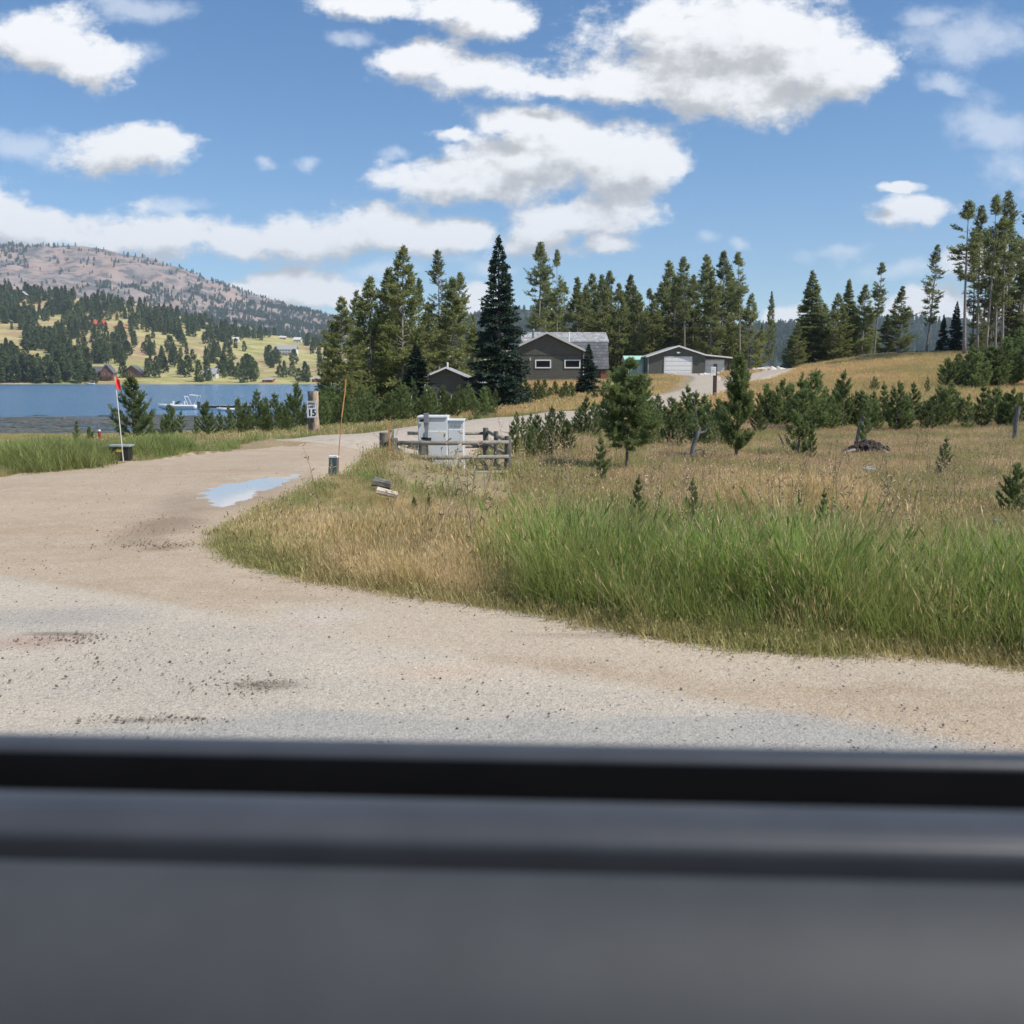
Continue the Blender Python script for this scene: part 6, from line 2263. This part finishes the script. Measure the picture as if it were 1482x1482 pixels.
log('dead_stick', [b0, Vector(P(1133, 640, b0.y)), Vector(P(1127, 628, b0.y))], [0.04, 0.03, 0.015], M['post_wood'], 'short dark snapped stick left of the slim bright green pine', 'dead stick', 6, seed=7)
# charred stump with roots
c0 = gp_(1255, 662)
st_ = empty('charred_stump', tuple(c0 + Vector((0, 0, 0.12))), 0, 'low charred black stump with roots in the brown meadow', 'stump')
import bmesh
r = random.Random(9)
bm = bmesh.new()
for (dx, dy, dz, s) in [(0, 0, 0.10, 0.30), (-0.28, 0.05, 0.05, 0.22), (0.28, -0.05, 0.06, 0.24), (0.05, 0.1, 0.2, 0.2), (-0.5, 0, 0.0, 0.16)]:
    res = bmesh.ops.create_icosphere(bm, subdivisions=3, radius=1)
    for v in res['verts']:
        d = 1 + 0.28 * math.sin(7 * v.co.x + dx * 20) * math.sin(9 * v.co.y) + r.uniform(-0.16, 0.16)
        v.co = Vector((v.co.x * s * d * 1.2 + dx, v.co.y * s * d + dy, v.co.z * s * 0.75 * d + dz))
me = bpy.data.meshes.new('stump')
bm.to_mesh(me); bm.free()
me.materials.append(M['charred'])
link('stump_body', me, st_)
C0 = Vector(c0)
q1 = lambda u, v, dz=0: Vector(P(u, v, c0.y - dz)) - C0
MB().tube([q1(1262, 654), q1(1275, 657, .2), q1(1288, 663, .4)], [0.05, 0.04, 0.02], 7).build('root', M['pale_wood'], st_)
MB().tube([q1(1245, 658), q1(1232, 658, .2), q1(1222, 662, .3)], [0.06, 0.04, 0.02], 7).build('root', M['old_wood'], st_)
b0 = gp_(1303, 666)
log('fallen_branch', [b0 + Vector((0, 0, .12)), Vector(P(1315, 665, b0.y)) + Vector((0, 0, .02)), Vector(P(1327, 671, b0.y - 0.2)) + Vector((0, 0, .03))], [0.035, 0.03, 0.015], M['pale_wood'], 'pale fallen branch right of the charred stump', 'branch', 7, seed=8)
b0 = gp_(1250, 692)
log('broken_stump', [b0 - Vector((0, 0, .1)), Vector(P(1256, 680, b0.y)), Vector(P(1268, 677, b0.y))], [0.13, 0.11, 0.05], M['old_wood'], 'small grey broken stump below the charred one', 'stump', 9, 0.25, seed=9)
b0 = gp_(1380, 712)
log('dead_stick', [b0, Vector(P(1386, 700, b0.y)), Vector(P(1398, 687, b0.y))], [0.028, 0.022, 0.01], M['stalk'], 'brown dead stick leaning right in the brown meadow at the right', 'dead stick', 6, seed=10)
b0 = gp_(1443, 775)
log('cut_stump', [b0 - Vector((0, 0, .1)), Vector(P(1443, 760, b0.y)), Vector(P(1442, 752, b0.y))], [0.075, 0.08, 0.06], M['grey_wood'], 'small dark stump in the grass near the right edge', 'stump', 9, 0.2, seed=11)
b0 = gp_(546, 732)
log('pale_log', [b0 + Vector((0, 0, .22)), Vector(P(576, 722, b0.y)) + Vector((0, 0, .05))], [0.055, 0.045], M['pale_wood'], 'short bleached log lying in the grass before the enclosure', 'log', 8, seed=12)
b0 = gp_(540, 712)
log('rotten_log', [b0 + Vector((0, 0, .16)), Vector(P(566, 705, b0.y)) + Vector((0, 0, .03))], [0.07, 0.06], M['post_wood'], 'dark rotten log in the grass behind the bleached one', 'log', 9, 0.25, seed=13)

# pale boulders by the drives
rk = [stone_mesh(50 + i, M['rock']) for i in range(5)]
r = random.Random(15)


def rocks(n, u0, u1, Y0, Y1, size, lab, grp_):
    for i in range(n):
        u = u0 + (u1 - u0) * (i + r.uniform(0, 1)) / n
        Y = Y0 + (Y1 - Y0) * (i / n) + r.uniform(-0.8, 0.8)
        x = ray(u, 560)[0] * Y
        s = r.uniform(*size)
        o = link('boulder', rk[r.randrange(5)])
        o.location = (x, Y, zg(x, Y) + s * 0.35)
        o.scale = (s * r.uniform(0.9, 1.4), s, s * r.uniform(0.9, 1.3))
        o.rotation_euler = (r.uniform(-.3, .3), r.uniform(-.3, .3), r.uniform(0, 6.28))
        tag(o, lab, 'boulder', grp_)


rocks(46, 1056, 1136, 127, 142, (0.3, 0.62), 'pale boulder in the long bank beyond the drive right of the garage', 'boulders beside the drive')
rocks(18, 1012, 1052, 116, 122, (0.25, 0.48), 'pale boulder piled in front of the lean-to bay of the garage', 'boulders before the lean-to')
rocks(26, 765, 836, 33.5, 38.5, (0.08, 0.17), 'small pale boulder edging the dirt road right of the enclosure', 'boulders edging the dirt road')

# dark rail on the crest of the rise
cr_ = empty('crest_rail_fence', P(1250, 514, 116), 0, 'long low dark rail along the crest of the golden rise', 'fence')
o_ = Vector(cr_.location)
pts = []
for i in range(9):
    u = 1245 + i * 16
    x = ray(u, 515)[0] * 116
    pts.append(Vector((x, 116, zg(x, 116))) - o_)
for p_ in pts:
    MB().box(p_.x - 0.06, p_.x + 0.06, p_.y - 0.06, p_.y + 0.06, p_.z - 0.3, p_.z + 0.75).build('post', M['post_wood'], cr_)
for a, b in zip(pts[:-1], pts[1:]):
    MB().tube([a + Vector((0, -0.09, 0.6)), b + Vector((0, -0.09, 0.6))], 0.07, 6).build('rail', M['post_wood'], cr_)

# pale bare tree limbs poking from the thicket
r = random.Random(33)
for (u, v1, v2) in [(593, 600, 572), (612, 592, 556), (617, 590, 560), (630, 598, 578), (638, 596, 566), (653, 596, 570), (661, 592, 561)]:
    Y = 47 + r.uniform(-1, 1)
    b = Vector(P(u, v1 + 25, Y)); m = Vector(P(u + r.uniform(-2, 2), v1, Y)); t = Vector(P(u + r.uniform(-4, 4), v2, Y))
    o = log('dead_pale_stem', [b, m, (m + t) / 2 + Vector((r.uniform(-.04, .04), 0, 0)), t], [0.03, 0.028, 0.03, 0.012], M['dirty_white'], 'bleached white dead stem poking out of the thicket before the low shed', 'dead stem', 6, 0.3, seed=int(u))
    o['group'] = 'bleached stems before the shed'

# ------------------------------------------------------------------ the car door we look over
def panel(name, prof, mat, parent, x0=-1.25, x1=1.25, thick=None):
    """profile in y, z swept along x as one smooth sheet with rounded corners"""
    n = len(prof)
    xs_ = [x0, x0 * 0.5, 0, x1 * 0.5, x1]
    vs = [(x, y, z) for x in xs_ for (y, z) in prof]
    fs = [(i * n + j, (i + 1) * n + j, (i + 1) * n + (j + 1) % n, i * n + (j + 1) % n) for i in range(4) for j in range(n)]
    fs.append(tuple(range(n)))
    fs.append(tuple(range(5 * n - 1, 4 * n - 1, -1)))
    o = MB().add(vs, fs).build(name, mat, parent)
    b = o.modifiers.new('bevel', 'BEVEL')
    b.width = 0.004
    b.segments = 3
    b.limit_method = 'ANGLE'
    b.angle_limit = R(25)
    o.data.polygons.foreach_set('use_smooth', [True] * len(o.data.polygons))
    return o


def trim(name, col, rough, scale=18):
    m, nt, pr, out = material(name)
    pos = N(nt, 'ShaderNodeTexCoord').outputs['Object']
    n1_ = noise(nt, pos, scale, 4, 0.55)
    sc = N(nt, 'ShaderNodeVectorMath', operation='SCALE')
    sc.inputs[0].default_value = col
    L(nt, ramp(nt, n1_, 0.3, 0.7, 0.86, 1.14, False), sc.inputs['Scale'])
    L(nt, sc.outputs[0], pr.inputs['Base Color'])
    pr.inputs['Roughness'].default_value = rough
    bp = N(nt, 'ShaderNodeBump')
    bp.inputs['Strength'].default_value = 0.15
    bp.inputs['Distance'].default_value = 0.001
    L(nt, noise(nt, pos, 700, 2, 0.5), bp.inputs['Height'])
    L(nt, bp.outputs[0], pr.inputs['Normal'])
    return m


door = empty('car_door', (0, 0, CAMH), R(-2.9), 'dark grey car door sill seen from the seat across the bottom of the view', 'car door')
t_grey = trim('grey_door_trim', (0.048, 0.051, 0.057), 0.45)
t_panel = trim('grey_door_panel', (0.038, 0.041, 0.045), 0.65)
t_rub = trim('black_rubber_seal', (0.0035, 0.0035, 0.004), 0.8)
t_rub.node_tree.nodes['Principled BSDF'].inputs['Specular IOR Level'].default_value = 0.02
t_paint = trim('grey_door_paint', (0.045, 0.048, 0.054), 0.4)
panel('outer_skin', [(0.527, -0.1935), (0.540, -0.21), (0.56, -0.40), (0.57, -0.75), (0.53, -1.15), (0.51, -1.15), (0.53, -0.75), (0.512, -0.40), (0.506, -0.21), (0.508, -0.1935)], t_paint, door)
panel('outer_seal', [(0.5045, -0.1945), (0.502, -0.30), (0.484, -0.30), (0.474, -0.235), (0.480, -0.206), (0.492, -0.1965)], t_rub, door)
panel('inner_seal', [(0.462, -0.212), (0.46, -0.30), (0.448, -0.30), (0.4445, -0.205)], t_rub, door)
panel('trim_ledge', [(0.437, -0.1885), (0.437, -0.30), (0.405, -0.30), (0.401, -0.192), (0.406, -0.187), (0.42, -0.1845), (0.431, -0.1855)], t_grey, door)
panel('groove_strip', [(0.399, -0.25), (0.399, -0.30), (0.378, -0.30), (0.378, -0.25)], t_rub, door)
panel('door_panel', [(0.376, -0.192), (0.374, -0.30), (0.24, -0.9), (0.15, -1.1), (0.13, -1.1), (0.17, -0.7), (0.205, -0.32), (0.285, -0.34), (0.300, -0.275), (0.308, -0.242), (0.317, -0.219), (0.331, -0.202), (0.350, -0.191), (0.368, -0.1865)], t_panel, door)

# ------------------------------------------------------------------ the air
hzb = MB().box(-8700, 5400, -1000, 6100, -13.5, 720)
mh = bpy.data.materials.new('haze_air')
mh.use_nodes = True
nt = mh.node_tree
nt.nodes.clear()
out = N(nt, 'ShaderNodeOutputMaterial')
vol = N(nt, 'ShaderNodeVolumePrincipled')
vol.inputs['Color'].default_value = (0.66, 0.82, 1.0, 1)
vol.inputs['Density'].default_value = 0.000095
vol.inputs['Anisotropy'].default_value = 0.0
L(nt, vol.outputs[0], out.inputs['Volume'])
o = hzb.build('haze', mh)
tag(o, kind='stuff')
